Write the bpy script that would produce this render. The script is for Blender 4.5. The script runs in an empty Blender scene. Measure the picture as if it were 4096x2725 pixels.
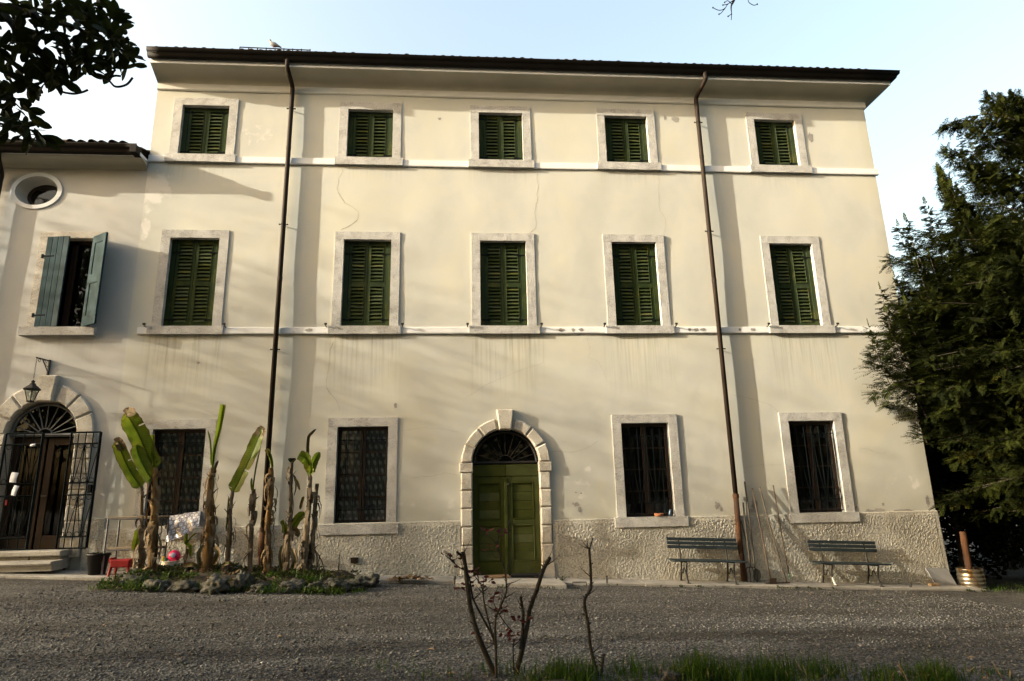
import bpy, bmesh, math, random
import numpy as np
from mathutils import Vector, Matrix, noise
random.seed(7)
R = math.radians
scene = bpy.context.scene
COL = scene.collection

# ---------------------------------------------------------------- camera
F_PX, YAW, PITCH, ROLL = 2600.0, 0.081575, 0.240258, -0.022037      # focal length for a 4096 px wide frame
CAM = Vector((0.0, -13.6, 1.56))
fwd = Vector((math.sin(YAW)*math.cos(PITCH), math.cos(YAW)*math.cos(PITCH), math.sin(PITCH)))
rgt = Vector((math.cos(YAW), -math.sin(YAW), 0.0))
upv = rgt.cross(fwd)
c_r = math.cos(ROLL)*rgt + math.sin(ROLL)*upv
c_u = -math.sin(ROLL)*rgt + math.cos(ROLL)*upv
cam_data = bpy.data.cameras.new('camera')
cam_data.sensor_width = 36.0
cam_data.lens = F_PX/4096*36
cam_data.clip_end = 2000
cam = bpy.data.objects.new('camera', cam_data)
COL.objects.link(cam)
M4 = Matrix((c_r, c_u, -fwd)).transposed().to_4x4()
M4.translation = CAM
cam.matrix_world = M4
scene.camera = cam

# ---------------------------------------------------------------- light
SUN_AZ, SUN_EL = 78.3, 16.6            # degrees off the facade's normal (towards the left), and height
sun_dir = Vector((-math.sin(R(SUN_AZ))*math.cos(R(SUN_EL)), -math.cos(R(SUN_AZ))*math.cos(R(SUN_EL)), math.sin(R(SUN_EL))))
world = bpy.data.worlds.new('World'); scene.world = world; world.use_nodes = True
wn = world.node_tree
sky = wn.nodes.new('ShaderNodeTexSky'); sky.sky_type = 'NISHITA'; sky.sun_disc = False
sky.sun_elevation = R(SUN_EL); sky.sun_rotation = math.atan2(sun_dir.x, sun_dir.y)
sky.altitude = 60; sky.air_density = 1.5; sky.dust_density = 9.0; sky.ozone_density = 1.0
tint = wn.nodes.new('ShaderNodeMix'); tint.data_type = 'RGBA'; tint.blend_type = 'MULTIPLY'; tint.inputs[0].default_value = 1.0
tint.inputs[7].default_value = (1.05, 1.0, 0.93, 1.0)        # warm evening haze over the whole sky
wn.links.new(sky.outputs[0], tint.inputs[6]); wn.links.new(tint.outputs[2], wn.nodes['Background'].inputs[0])
wn.nodes['Background'].inputs[1].default_value = 0.15
sd = bpy.data.lights.new('sun', 'SUN'); sd.energy = 3.2; sd.angle = R(0.53); sd.color = (1.0, 0.90, 0.70)
so = bpy.data.objects.new('sun', sd); COL.objects.link(so)
so.rotation_euler = sun_dir.to_track_quat('Z', 'Y').to_euler(); so.location = (-40, -20, 30)
vs = scene.view_settings
vs.view_transform = 'Standard'; vs.look = 'None'; vs.gamma = 1.0; vs.use_curve_mapping = False
vs.exposure = 2.15

# ---------------------------------------------------------------- helpers
def at(px, py, y):
    """measured picture point -> point of the place at depth y"""
    d = c_r*((px-2048)/F_PX) - c_u*((py-1362.5)/F_PX) + fwd
    return CAM + d*((y-CAM.y)/d.y)
def z3(x, y, d): return at(x/1.5675, 1400+y/1.5675, d)
def z4(x, y, d): return at(400+x/1.7418, 1550+y/1.7418, d)
def zH(x, y, d): return at(1200+x/1.7425, 1550+y/1.7425, d)
def zI(x, y, d): return at(2350+x/1.7425, 1550+y/1.7425, d)
def z8(x, y, d): return at(1600+x/1.3094, 2100+y/1.3094, d)
def zA(x, y, d): return at(550+x/1.96, 150+y/1.96, d)
def zB(x, y, d): return at(1700+x/1.96, 200+y/1.96, d)
def zE(x, y, d): return at(550+x/2.0909, 850+y/2.0909, d)
def zF(x, y, d): return at(1650+x/2.0909, 850+y/2.0909, d)
def zD(x, y, d): return at(x*1.7378, y*1.7378, d)
def in_frame(p, m=.06):
    d = Vector(p)-CAM; w = d.dot(fwd)
    if w < .2: return False
    return abs(d.dot(c_r)/w*F_PX/4096) < .5+m and abs(d.dot(c_u)/w*F_PX/4096) < .333+m
def g(x): return 0.075-0.045*max(-16.0, min(16.0, x))      # the yard falls gently to the right
def nz(x, y=0.0, z=0.0): return noise.noise(Vector((x, y, z)))
def rnd(a, b): return random.uniform(a, b)

WLOC = {}
def tag(o, label, cat, group=None, kind=None):
    if label: o['label'] = label
    if cat: o['category'] = cat
    if group: o['group'] = group
    if kind: o['kind'] = kind
    return o
def empty(name, loc, label=None, cat=None, group=None):
    o = bpy.data.objects.new(name, None); COL.objects.link(o); o.location = loc
    o.empty_display_size = 0.2
    WLOC[o.name] = Vector(loc)
    return tag(o, label, cat, group)

class MB:
    def __init__(s): s.v = []; s.f = []
    def add(s, vs, fs):
        n = len(s.v); s.v += [tuple(v) for v in vs]; s.f += [tuple(i+n for i in f) for f in fs]; return s
    def box(s, x0, x1, y0, y1, z0, z1, c=0.0):
        if c <= 0:
            return s.add([(x0,y0,z0),(x1,y0,z0),(x1,y1,z0),(x0,y1,z0),(x0,y0,z1),(x1,y0,z1),(x1,y1,z1),(x0,y1,z1)],
                         [(0,3,2,1),(4,5,6,7),(0,1,5,4),(1,2,6,5),(2,3,7,6),(3,0,4,7)])
        # chamfer only the front (low y) edges
        return s.prism([(x0,z0),(x1,z0),(x1,z1),(x0,z1)], y0, y1, c)
    def prism(s, poly, y0, y1, c=0.0, depth=None):
        """polygon in x,z extruded from y0 (front) to y1; front edge chamfered by c"""
        n = len(poly); depth = c if depth is None else depth
        cx = sum(p[0] for p in poly)/n; cz = sum(p[1] for p in poly)/n
        vs = [(p[0], y1, p[1]) for p in poly]
        if c <= 0:
            vs += [(p[0], y0, p[1]) for p in poly]
            fs = [tuple(range(n))[::-1] and tuple(range(n)), tuple(range(2*n-1, n-1, -1))]
            fs += [(i, n+i, n+(i+1) % n, (i+1) % n) for i in range(n)]
            return s.add(vs, fs)
        vs += [(p[0], y0+depth, p[1]) for p in poly]
        ins = inset(poly, c)
        vs += [(p[0], y0, p[1]) for p in ins]
        fs = [tuple(range(n)), tuple(range(3*n-1, 2*n-1, -1))]
        for k in (0, n):
            fs += [(k+i, k+n+i, k+n+(i+1) % n, k+(i+1) % n) for i in range(n)]
        return s.add(vs, fs)
    def tube(s, pts, rad, n=8, caps=True):
        pts = [Vector(p) for p in pts]; m = len(pts)
        if not hasattr(rad, '__len__'): rad = [rad]*m
        t0 = (pts[1]-pts[0]).normalized()
        ref = Vector((0,0,1)) if abs(t0.z) < .9 else Vector((1,0,0))
        a = t0.cross(ref).normalized()
        vs = []
        for i, p in enumerate(pts):
            t = (pts[min(i+1, m-1)]-pts[max(i-1, 0)]).normalized()
            a = (a-t*a.dot(t)).normalized(); b = t.cross(a)
            for k in range(n):
                an = 2*math.pi*k/n
                vs.append(p+(a*math.cos(an)+b*math.sin(an))*rad[i])
        fs = [(i*n+k, i*n+(k+1) % n, (i+1)*n+(k+1) % n, (i+1)*n+k) for i in range(m-1) for k in range(n)]
        if caps: fs += [tuple(range(n))[::-1], tuple(range((m-1)*n, m*n))]
        return s.add(vs, fs)
    def bar(s, p, q, w, d=None):
        return s.tube([p, q], [w*.7071, w*.7071], 4)
    def lathe(s, prof, c=(0,0,0), n=20, caps=True):
        vs = []; c = Vector(c)
        for r, z in prof:
            for k in range(n):
                an = 2*math.pi*k/n
                vs.append((c.x+r*math.cos(an), c.y+r*math.sin(an), c.z+z))
        m = len(prof)
        fs = [(i*n+k, i*n+(k+1) % n, (i+1)*n+(k+1) % n, (i+1)*n+k) for i in range(m-1) for k in range(n)]
        if caps: fs += [tuple(range(n))[::-1], tuple(range((m-1)*n, m*n))]
        return s.add(vs, fs)
    def ring(s, c, r, w, n=14, a0=0.0, a1=360.0, plane='xz'):
        pts = []
        m = max(3, int(n*(abs(a1-a0)/360)))
        for i in range(m+1):
            a = R(a0+(a1-a0)*i/m)
            pts.append((c[0]+r*math.cos(a), c[1], c[2]+r*math.sin(a)))
        return s.tube(pts, w, 4)
    def build(s, name, mat, parent=None, smooth=False, local=False):
        """link as ONE mesh object, origin at its middle"""
        me = bpy.data.meshes.new(name)
        if local: c = Vector((0,0,0))
        else:
            xs = np.array(s.v); c = Vector(((xs.min(0)+xs.max(0))/2).tolist())
        me.from_pydata([(v[0]-c.x, v[1]-c.y, v[2]-c.z) for v in s.v], [], s.f)
        me.update()
        if smooth: me.shade_smooth()
        me.materials.append(mat)
        return place(name, me, c, parent)
def place(name, me, c=(0,0,0), parent=None, rot=None, scale=None):
    o = bpy.data.objects.new(name, me); COL.objects.link(o)
    c = Vector(c)
    if parent is not None:
        o.parent = parent; o.location = c-WLOC[parent.name]
    else: o.location = c
    WLOC[o.name] = c.copy()
    if rot is not None: o.rotation_euler = rot
    if scale is not None: o.scale = scale
    return o
def npmesh(name, verts, faces, mat, parent=None, smooth=False):
    """big meshes from arrays: all faces with the same corner count"""
    verts = np.asarray(verts, np.float32); faces = np.asarray(faces, np.int32)
    me = bpy.data.meshes.new(name); k = faces.shape[1]
    me.vertices.add(len(verts)); me.vertices.foreach_set('co', verts.ravel())
    me.loops.add(faces.size); me.loops.foreach_set('vertex_index', faces.ravel())
    me.polygons.add(len(faces)); me.polygons.foreach_set('loop_start', np.arange(0, faces.size, k, dtype=np.int32))
    me.update(calc_edges=True); me.validate()
    if smooth: me.shade_smooth()
    me.materials.append(mat)
    return place(name, me, (0,0,0), parent)
def inset(poly, c):
    n = len(poly); out = []
    ar = sum(poly[i][0]*poly[(i+1) % n][1]-poly[(i+1) % n][0]*poly[i][1] for i in range(n))
    sg = 1 if ar > 0 else -1
    for i in range(n):
        p0, p1, p2 = Vector(poly[i-1]), Vector(poly[i]), Vector(poly[(i+1) % n])
        d0 = (p1-p0).normalized(); d1 = (p2-p1).normalized()
        n0 = Vector((-d0.y, d0.x))*sg; n1 = Vector((-d1.y, d1.x))*sg
        k = (n0+n1); k = k/max(.25, k.length_squared)*2
        out.append(tuple(p1+k*c))
    return out
def smooth_path(pts, sub=6):
    P = [Vector(p) for p in pts]; out = []
    for i in range(len(P)-1):
        p0, p1, p2, p3 = P[max(i-1, 0)], P[i], P[i+1], P[min(i+2, len(P)-1)]
        for k in range(sub):
            t = k/sub
            out.append(.5*((2*p1)+(p2-p0)*t+(2*p0-5*p1+4*p2-p3)*t*t+(3*p1-p0-3*p2+p3)*t**3))
    out.append(P[-1]); return out

# ---------------------------------------------------------------- materials
class NT:
    def __init__(s, name):
        s.m = bpy.data.materials.new(name); s.m.use_nodes = True; s.t = s.m.node_tree
        s.b = s.t.nodes['Principled BSDF']; s.out = s.t.nodes['Material Output']
    def n(s, ty, **kw):
        nd = s.t.nodes.new(ty)
        for k, v in kw.items(): setattr(nd, k, v)
        return nd
    def l(s, a, b): s.t.links.new(a, b)
    def set(s, inp, v):
        if hasattr(v, 'is_linked') or isinstance(v, bpy.types.NodeSocket): s.l(v, inp)
        elif v is not None: inp.default_value = v
    def m_(s, op, a, b=None, c=None, clamp=False):
        nd = s.n('ShaderNodeMath', operation=op, use_clamp=clamp)
        for i, v in enumerate((a, b, c)): s.set(nd.inputs[i], v)
        return nd.outputs[0]
    def coord(s, random_shift=True):
        tc = s.n('ShaderNodeTexCoord')
        if not random_shift: return tc.outputs['Object']
        oi = s.n('ShaderNodeObjectInfo')
        sc = s.n('ShaderNodeVectorMath', operation='SCALE'); cv = s.n('ShaderNodeCombineXYZ')
        for i in range(3): s.l(oi.outputs['Random'], cv.inputs[i])
        s.l(cv.outputs[0], sc.inputs[0]); sc.inputs['Scale'].default_value = 37.0
        ad = s.n('ShaderNodeVectorMath', operation='ADD'); s.l(tc.outputs['Object'], ad.inputs[0]); s.l(sc.outputs[0], ad.inputs[1])
        return ad.outputs[0]
    def mapped(s, vec, scale):
        mp = s.n('ShaderNodeMapping'); s.l(vec, mp.inputs['Vector']); mp.inputs['Scale'].default_value = scale
        return mp.outputs[0]
    def noise(s, vec, scale, detail=4, rough=.55, dist=0.0):
        nd = s.n('ShaderNodeTexNoise'); s.l(vec, nd.inputs['Vector'])
        nd.inputs['Scale'].default_value = scale; nd.inputs['Detail'].default_value = detail
        nd.inputs['Roughness'].default_value = rough; nd.inputs['Distortion'].default_value = dist
        return nd.outputs[0]
    def voro(s, vec, scale, feature='F1'):
        nd = s.n('ShaderNodeTexVoronoi', feature=feature); s.l(vec, nd.inputs['Vector']); nd.inputs['Scale'].default_value = scale
        return nd
    def ramp(s, fac, stops):
        nd = s.n('ShaderNodeValToRGB'); s.l(fac, nd.inputs[0]); e = nd.color_ramp.elements
        while len(e) < len(stops): e.new(.5)
        for i, (p, c) in enumerate(stops):
            e[i].position = p; e[i].color = (*c, 1) if hasattr(c, '__len__') else (c, c, c, 1)
        return nd.outputs[0]
    def mix(s, fac, a, b, mode='MIX'):
        nd = s.n('ShaderNodeMix', data_type='RGBA', blend_type=mode)
        s.set(nd.inputs[0], fac)
        for i, v in ((6, a), (7, b)):
            if isinstance(v, tuple): v = (*v, 1)
            s.set(nd.inputs[i], v)
        return nd.outputs[2]
    def bump(s, h, strength=.3, dist=.02, prev=None):
        nd = s.n('ShaderNodeBump'); s.l(h, nd.inputs['Height']); nd.inputs['Strength'].default_value = strength
        nd.inputs['Distance'].default_value = dist
        if prev is not None: s.l(prev, nd.inputs['Normal'])
        return nd.outputs[0]
    def fin(s, col=None, rough=.8, norm=None, metal=0.0, spec=.35):
        s.set(s.b.inputs['Base Color'], (*col, 1) if isinstance(col, tuple) else col)
        s.set(s.b.inputs['Roughness'], rough); s.b.inputs['Metallic'].default_value = metal
        s.b.inputs['Specular IOR Level'].default_value = spec
        if norm is not None: s.l(norm, s.b.inputs['Normal'])
        return s.m
def pmat(name, c1, c2, scale=4, rough=.8, bump=.25, bscale=60, stretch=(1,1,1), metal=0, spec=.3, lo=.35, hi=.65, c3=None, c3at=.7, bd=.01, detail=6):
    t = NT(name); v = t.mapped(t.coord(), stretch)
    f = t.noise(v, scale, detail)
    col = t.ramp(f, [(lo, c1), (hi, c2)])
    if c3 is not None:
        f2 = t.noise(v, scale*3.1, 5)
        col = t.mix(t.ramp(f2, [(c3at-.06, 0.0), (c3at+.06, 1.0)]), col, c3)
    b = t.bump(t.noise(v, bscale, 5, .65), bump, bd)
    return t.fin(col, rough, b, metal, spec)

def mat_wall(name, base, warm, grey):
    t = NT(name); v = t.coord(False)
    a = t.n('ShaderNodeAttribute', attribute_name='stain')
    sep = t.n('ShaderNodeSeparateColor'); t.l(a.outputs['Color'], sep.inputs[0])
    f1 = t.noise(v, .55, 5, .6, .4); f2 = t.noise(v, 2.3, 6, .6)
    col = t.ramp(f1, [(.34, grey), (.5, base), (.66, warm)])
    col = t.mix(t.ramp(f2, [(.4, 0.0), (.75, .5)]), col, warm)
    # pale repainted patches
    f3 = t.noise(v, 5.0, 5, .6)
    k = t.m_('SUBTRACT', t.m_('ADD', sep.outputs[1], f3), .93)
    col = t.mix(t.m_('MULTIPLY', k, 7.0, clamp=True), col, (.55, .54, .51))
    # runs of dirt under the sills
    vs_ = t.mapped(v, (13, 13, .45)); st = t.noise(vs_, 1.0, 5, .7)
    r = t.m_('MULTIPLY', sep.outputs[0], t.ramp(st, [(.46, 0.0), (.70, 1.0)]))
    col = t.mix(t.m_('MULTIPLY', r, .62), col, (.17, .155, .085))
    # damp and algae, plus bands darker towards sills, cornice and eave
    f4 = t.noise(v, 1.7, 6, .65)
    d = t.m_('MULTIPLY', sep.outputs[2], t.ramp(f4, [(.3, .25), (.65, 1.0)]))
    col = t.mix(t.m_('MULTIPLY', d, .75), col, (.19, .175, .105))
    # specks where the skim has come off
    f5 = t.noise(v, 16.0, 3, .5); f6 = t.noise(v, .8, 2)
    sp = t.m_('MULTIPLY', t.ramp(f5, [(.73, 0.0), (.76, 1.0)]), t.ramp(f6, [(.5, 0.0), (.62, 1.0)]))
    col = t.mix(t.m_('MULTIPLY', sp, .6), col, (.27, .235, .16))
    h = t.m_('ADD', t.m_('MULTIPLY', t.noise(v, 2.2, 4), .45), t.m_('MULTIPLY', t.noise(v, 38, 5), .10))
    n = t.bump(h, .28, .03)
    return t.fin(col, .88, n, 0, .15)
M = {}
M['wall'] = mat_wall('cream_plaster', (.452, .454, .418), (.488, .476, .404), (.414, .419, .394))
M['wall2'] = mat_wall('beige_plaster', (.415, .415, .40), (.44, .43, .40), (.38, .381, .372))
def mat_rough():
    t = NT('roughcast'); v = t.coord(False)
    col = t.ramp(t.noise(v, 1.4, 5, .6), [(.3, (.37, .357, .315)), (.7, (.47, .452, .40))])
    gr = t.noise(v, 30.0, 4, .7); col = t.mix(t.ramp(gr, [(.36, .75), (.50, 0.0)]), col, (.15, .142, .115))
    col = t.mix(t.ramp(gr, [(.55, 0.0), (.70, .75)]), col, (.52, .495, .425))
    dirt = t.noise(v, .9, 5, .6); col = t.mix(t.ramp(dirt, [(.52, 0.0), (.75, .5)]), col, (.20, .185, .14))
    return t.fin(col, .95, t.bump(t.noise(v, 34, 5, .7), .6, .015), 0, .08)
M['roughcast'] = mat_rough()
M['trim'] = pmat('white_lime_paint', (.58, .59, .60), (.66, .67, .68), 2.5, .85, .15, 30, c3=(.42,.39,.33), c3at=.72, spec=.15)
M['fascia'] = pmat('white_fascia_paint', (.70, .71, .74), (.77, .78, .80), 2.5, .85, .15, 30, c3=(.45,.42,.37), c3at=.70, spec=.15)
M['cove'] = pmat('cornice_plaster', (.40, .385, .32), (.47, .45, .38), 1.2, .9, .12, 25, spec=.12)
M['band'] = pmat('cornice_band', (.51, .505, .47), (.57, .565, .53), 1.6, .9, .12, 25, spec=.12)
def mat_stone(name, c1, c2, pit):
    t = NT(name); v = t.coord()
    f = t.noise(v, 3.5, 6, .6); col = t.ramp(f, [(.3, c1), (.7, c2)])
    w = t.noise(t.mapped(v, (1.0, 1.0, 1.6)), 9.0, 6, .7, 1.2)
    cr = t.ramp(w, [(.46, 0.0), (.495, 1.0), (.505, 1.0), (.54, 0.0)])
    msk = t.ramp(t.noise(v, 4.0, 3), [(.45, 0.0), (.62, 1.0)])
    col = t.mix(t.m_('MULTIPLY', t.m_('MULTIPLY', cr, msk), .65), col, pit)
    sp = t.ramp(t.noise(v, 60, 3), [(.58, 0.0), (.68, .7)])
    col = t.mix(sp, col, pit)
    h = t.m_('ADD', t.noise(v, 28, 6, .7), t.m_('MULTIPLY', cr, -.5))
    return t.fin(col, .85, t.bump(h, .45, .02), 0, .2)
M['stone'] = mat_stone('pitted_limestone', (.36, .355, .34), (.475, .47, .455), (.13, .122, .11))
M['arch_stone'] = mat_stone('dressed_limestone', (.42, .395, .345), (.56, .53, .47), (.17, .14, .10))
M['wornstone'] = mat_stone('worn_step_stone', (.24, .23, .21), (.36, .345, .31), (.14, .125, .10))
def mat_paintwood(name, c1, c2, lich, amt, stretch):
    t = NT(name); v = t.coord(); vs_ = t.mapped(v, stretch)
    f = t.noise(vs_, 5.0, 6, .65); col = t.ramp(f, [(.3, c1), (.68, c2)])
    l1 = t.ramp(t.noise(t.mapped(v, stretch), 3.0, 6, .7), [(.52, 0.0), (.72, amt)])
    col = t.mix(l1, col, lich)
    w = t.ramp(t.noise(vs_, 17.0, 4), [(.66, 0.0), (.74, .5)])
    col = t.mix(w, col, (.055, .05, .035))
    oi = t.n('ShaderNodeObjectInfo'); hv = t.n('ShaderNodeHueSaturation'); t.l(col, hv.inputs['Color'])
    t.l(t.m_('ADD', t.m_('MULTIPLY', oi.outputs['Random'], .55), .72), hv.inputs['Value']); t.l(t.m_('ADD', t.m_('MULTIPLY', oi.outputs['Random'], -.35), 1.1), hv.inputs['Saturation'])
    return t.fin(hv.outputs[0], .75, t.bump(t.noise(vs_, 14, 6, .7), .3, .01), 0, .07)
M['shutter'] = mat_paintwood('green_shutter_paint', (.016, .028, .012), (.029, .045, .017), (.10, .10, .016), .7, (1,1,.35))
M['slat'] = mat_paintwood('green_slat_paint', (.022, .035, .014), (.040, .055, .020), (.12, .115, .022), .75, (.35,1,1))
M['door'] = mat_paintwood('olive_door_paint', (.033, .043, .010), (.052, .062, .014), (.074, .070, .018), .6, (.5,1,1))
M['teal'] = mat_paintwood('bluegreen_shutter_paint', (.020, .042, .052), (.030, .058, .069), (.055, .078, .083), .5, (1,1,.3))
M['iron'] = pmat('dark_green_iron', (.003, .005, .006), (.006, .009, .010), 8, .85, .1, 60, spec=.06)
M['black_iron'] = pmat('black_iron', (.010, .010, .010), (.022, .020, .018), 8, .55, .1, 60)
M['pipe'] = pmat('brown_painted_metal', (.016, .011, .009), (.026, .018, .013), 2, .65, .05, 20, spec=.12)
M['gutter'] = pmat('dark_gutter_metal', (.006, .005, .0045), (.010, .008, .007), 1.5, .65, .04, 20, spec=.12)
M['rust'] = pmat('rusty_cast_iron', (.028, .014, .009), (.072, .030, .011), 5, .9, .3, 40, stretch=(1,1,.4), c3=(.03,.02,.015), c3at=.62)
M['rust_steel'] = pmat('rusted_steel', (.028, .020, .016), (.060, .035, .022), 14, .7, .2, 70, metal=.4)
M['wood_dark'] = pmat('dark_brown_wood', (.018, .010, .006), (.030, .016, .009), 4, .5, .15, 40, stretch=(1,1,.2))
M['wood_door'] = pmat('brown_varnished_wood', (.024, .011, .005), (.042, .020, .009), 4, .45, .12, 40, stretch=(1,1,.15), spec=.4)
M['handle'] = pmat('weathered_ash_wood', (.055, .040, .029), (.095, .070, .050), 6, .85, .2, 60, stretch=(1,1,.2))
M['handle_grey'] = pmat('grey_weathered_wood', (.050, .044, .037), (.088, .077, .064), 6, .9, .2, 60, stretch=(1,1,.2))
M['bench'] = pmat('blue_green_bench_paint', (.014, .022, .026), (.026, .038, .044), 6, .55, .2, 50, stretch=(.3,1,1), c3=(.17,.155,.125), c3at=.715)
M['room'] = pmat('unlit_black', (.012, .011, .010), (.02, .018, .016), 2, .9, .0, 10)  # near-black stands in for unlit rooms and the dark of holes
M['tile'] = pmat('old_clay_tile', (.030, .020, .014), (.065, .042, .029), 5, .95, .3, 40, c3=(.022,.022,.015), c3at=.55, spec=.1)
M['brick'] = pmat('chimney_brick', (.07, .04, .028), (.11, .065, .045), 9, .9, .3, 40)
M['concrete'] = pmat('worn_concrete', (.20, .192, .175), (.30, .288, .262), 2.2, .9, .3, 60, c3=(.16,.15,.12), c3at=.66)
M['slab'] = pmat('grey_stone_slab', (.17, .175, .185), (.25, .25, .25), 3, .8, .2, 50, c3=(.08,.08,.085), c3at=.68)
M['soil'] = pmat('dark_bed_soil', (.030, .024, .016), (.060, .048, .032), 7, .95, .8, 40, bd=.03)
M['rock'] = mat_stone('tufa_rock', (.030, .031, .023), (.105, .103, .090), (.013, .015, .009))
M['lead'] = pmat('pale_metal_bar', (.11, .115, .115), (.17, .175, .175), 5, .5, .05, 40, metal=.3)
def mat_ground():
    t = NT('grey_gravel'); v = t.coord(False)
    vo = t.voro(v, 46.0); vo2 = t.voro(v, 21.0)
    sv = t.n('ShaderNodeSeparateColor'); t.l(vo.outputs['Color'], sv.inputs[0])
    col = t.ramp(sv.outputs[0], [(.05, (.034, .033, .031)), (.45, (.074, .072, .068)), (.8, (.120, .117, .110)), (.97, (.20, .196, .187))])
    big = t.noise(t.mapped(v, (.45, 1.5, 1)), .6, 5, .6)
    col = t.mix(t.ramp(big, [(.40, 0.0), (.66, .6)]), col, (.034, .033, .031))
    fine = t.noise(v, 1.6, 6, .7)
    col = t.mix(t.ramp(fine, [(.55, 0.0), (.72, .45)]), col, (.032, .031, .028))
    sp = t.n('ShaderNodeSeparateXYZ'); t.l(v, sp.inputs[0])
    wob = t.m_('MULTIPLY', t.m_('SUBTRACT', t.noise(t.mapped(v, (.5, .5, .5)), 1.0, 3), .5), 1.3)
    for y0, k in ((3.5, .50), (5.15, .55)):
        q = t.m_('DIVIDE', t.m_('ADD', t.m_('ADD', sp.outputs[1], wob), y0), .34)
        tr = t.m_('MULTIPLY', t.m_('EXPONENT', t.m_('MULTIPLY', t.m_('MULTIPLY', q, q), -1.0)), t.m_('MULTIPLY', t.noise(v, 2.2, 5, .7), k*1.6))
        col = t.mix(tr, col, (.040, .036, .029))
    moss = t.m_('MULTIPLY', t.ramp(t.noise(v, 3.4, 6, .7), [(.66, 0.0), (.74, .6)]), 1.0)
    col = t.mix(moss, col, (.055, .065, .025))
    h = t.m_('SUBTRACT', 1.0, vo.outputs['Distance'])
    n1 = t.bump(h, .9, .018)
    n2 = t.bump(t.m_('SUBTRACT', 1.0, vo2.outputs['Distance']), .4, .02, n1)
    return t.fin(col, .95, n2, 0, .12)
M['ground'] = mat_ground()
def mat_pebble():
    t = NT('gravel_stones'); a = t.n('ShaderNodeAttribute', attribute_name='tone')
    v = t.coord(False)
    return t.fin(t.mix(.25, a.outputs['Color'], t.ramp(t.noise(v, 90, 3), [(.3, (.034,.034,.034)), (.7, (.105,.106,.107))])), .95, None, 0, .1)
M['pebble'] = mat_pebble()
def mat_glass(name='window_glass'):
    t = NT(name); t.t.nodes.remove(t.b)
    tr = t.n('ShaderNodeBsdfTransparent'); tr.inputs[0].default_value = (.80, .84, .82, 1)
    gl = t.n('ShaderNodeBsdfGlossy'); gl.inputs['Roughness'].default_value = .02
    v = t.coord()
    nb = t.bump(t.noise(v, 2.5, 2), .06, .02); t.l(nb, gl.inputs['Normal'])
    fr = t.n('ShaderNodeFresnel'); fr.inputs[0].default_value = 1.5
    mx = t.n('ShaderNodeMixShader'); t.l(fr.outputs[0], mx.inputs[0]); t.l(tr.outputs[0], mx.inputs[1]); t.l(gl.outputs[0], mx.inputs[2])
    t.l(mx.outputs[0], t.out.inputs[0]); return t.m
M['glass'] = mat_glass()
def mat_curtain(name, c_bg, c_leaf):
    t = NT(name); tc = t.n('ShaderNodeTexCoord'); sx = t.n('ShaderNodeSeparateXYZ'); t.l(tc.outputs['Object'], sx.inputs[0])
    zz = t.m_('MULTIPLY', sx.outputs[2], 6.2); row = t.m_('FLOOR', zz); fz = t.m_('SUBTRACT', t.m_('FRACT', zz), .5)
    xx = t.m_('ADD', t.m_('MULTIPLY', sx.outputs[0], 9.0), t.m_('MULTIPLY', row, .43)); fx = t.m_('SUBTRACT', t.m_('FRACT', xx), .5)
    fx = t.m_('ADD', fx, t.m_('MULTIPLY', fz, .35))
    e = t.m_('ADD', t.m_('POWER', t.m_('MULTIPLY', fx, 3.4), 2.0), t.m_('POWER', t.m_('MULTIPLY', fz, 2.7), 2.0))
    leaf = t.ramp(e, [(.55, 1.0), (.95, 0.0)])
    vein = t.ramp(t.m_('ABSOLUTE', fx), [(.02, .35), (.05, 1.0)])
    col = t.mix(t.m_('MULTIPLY', leaf, vein), c_bg, c_leaf)
    return t.fin(col, .9, t.bump(t.noise(t.coord(), 9, 3), .3, .02), 0, .1)
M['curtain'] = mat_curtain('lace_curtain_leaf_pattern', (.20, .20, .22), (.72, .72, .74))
M['curtain_dim'] = mat_curtain('dim_lace_curtain', (.014, .014, .016), (.024, .024, .026))  # same leaf lace, the darker windows' dimness put into its colour
def mat_leaf(name, c1, c2, tip, trans=.35, scale=5, rough=.45, spec=.12):
    t = NT(name); v = t.coord()
    col = t.ramp(t.noise(v, scale, 4), [(.3, c1), (.65, c2)])
    col = t.mix(t.ramp(t.noise(v, scale*.6, 4, .7), [(.62, 0.0), (.72, .8)]), col, tip)
    t.fin(col, rough, None, 0, spec)
    tl = t.n('ShaderNodeBsdfTranslucent'); t.l(col, tl.inputs[0])
    mx = t.n('ShaderNodeMixShader'); mx.inputs[0].default_value = trans
    t.l(t.b.outputs[0], mx.inputs[1]); t.l(tl.outputs[0], mx.inputs[2]); t.l(mx.outputs[0], t.out.inputs[0]); return t.m
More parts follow.
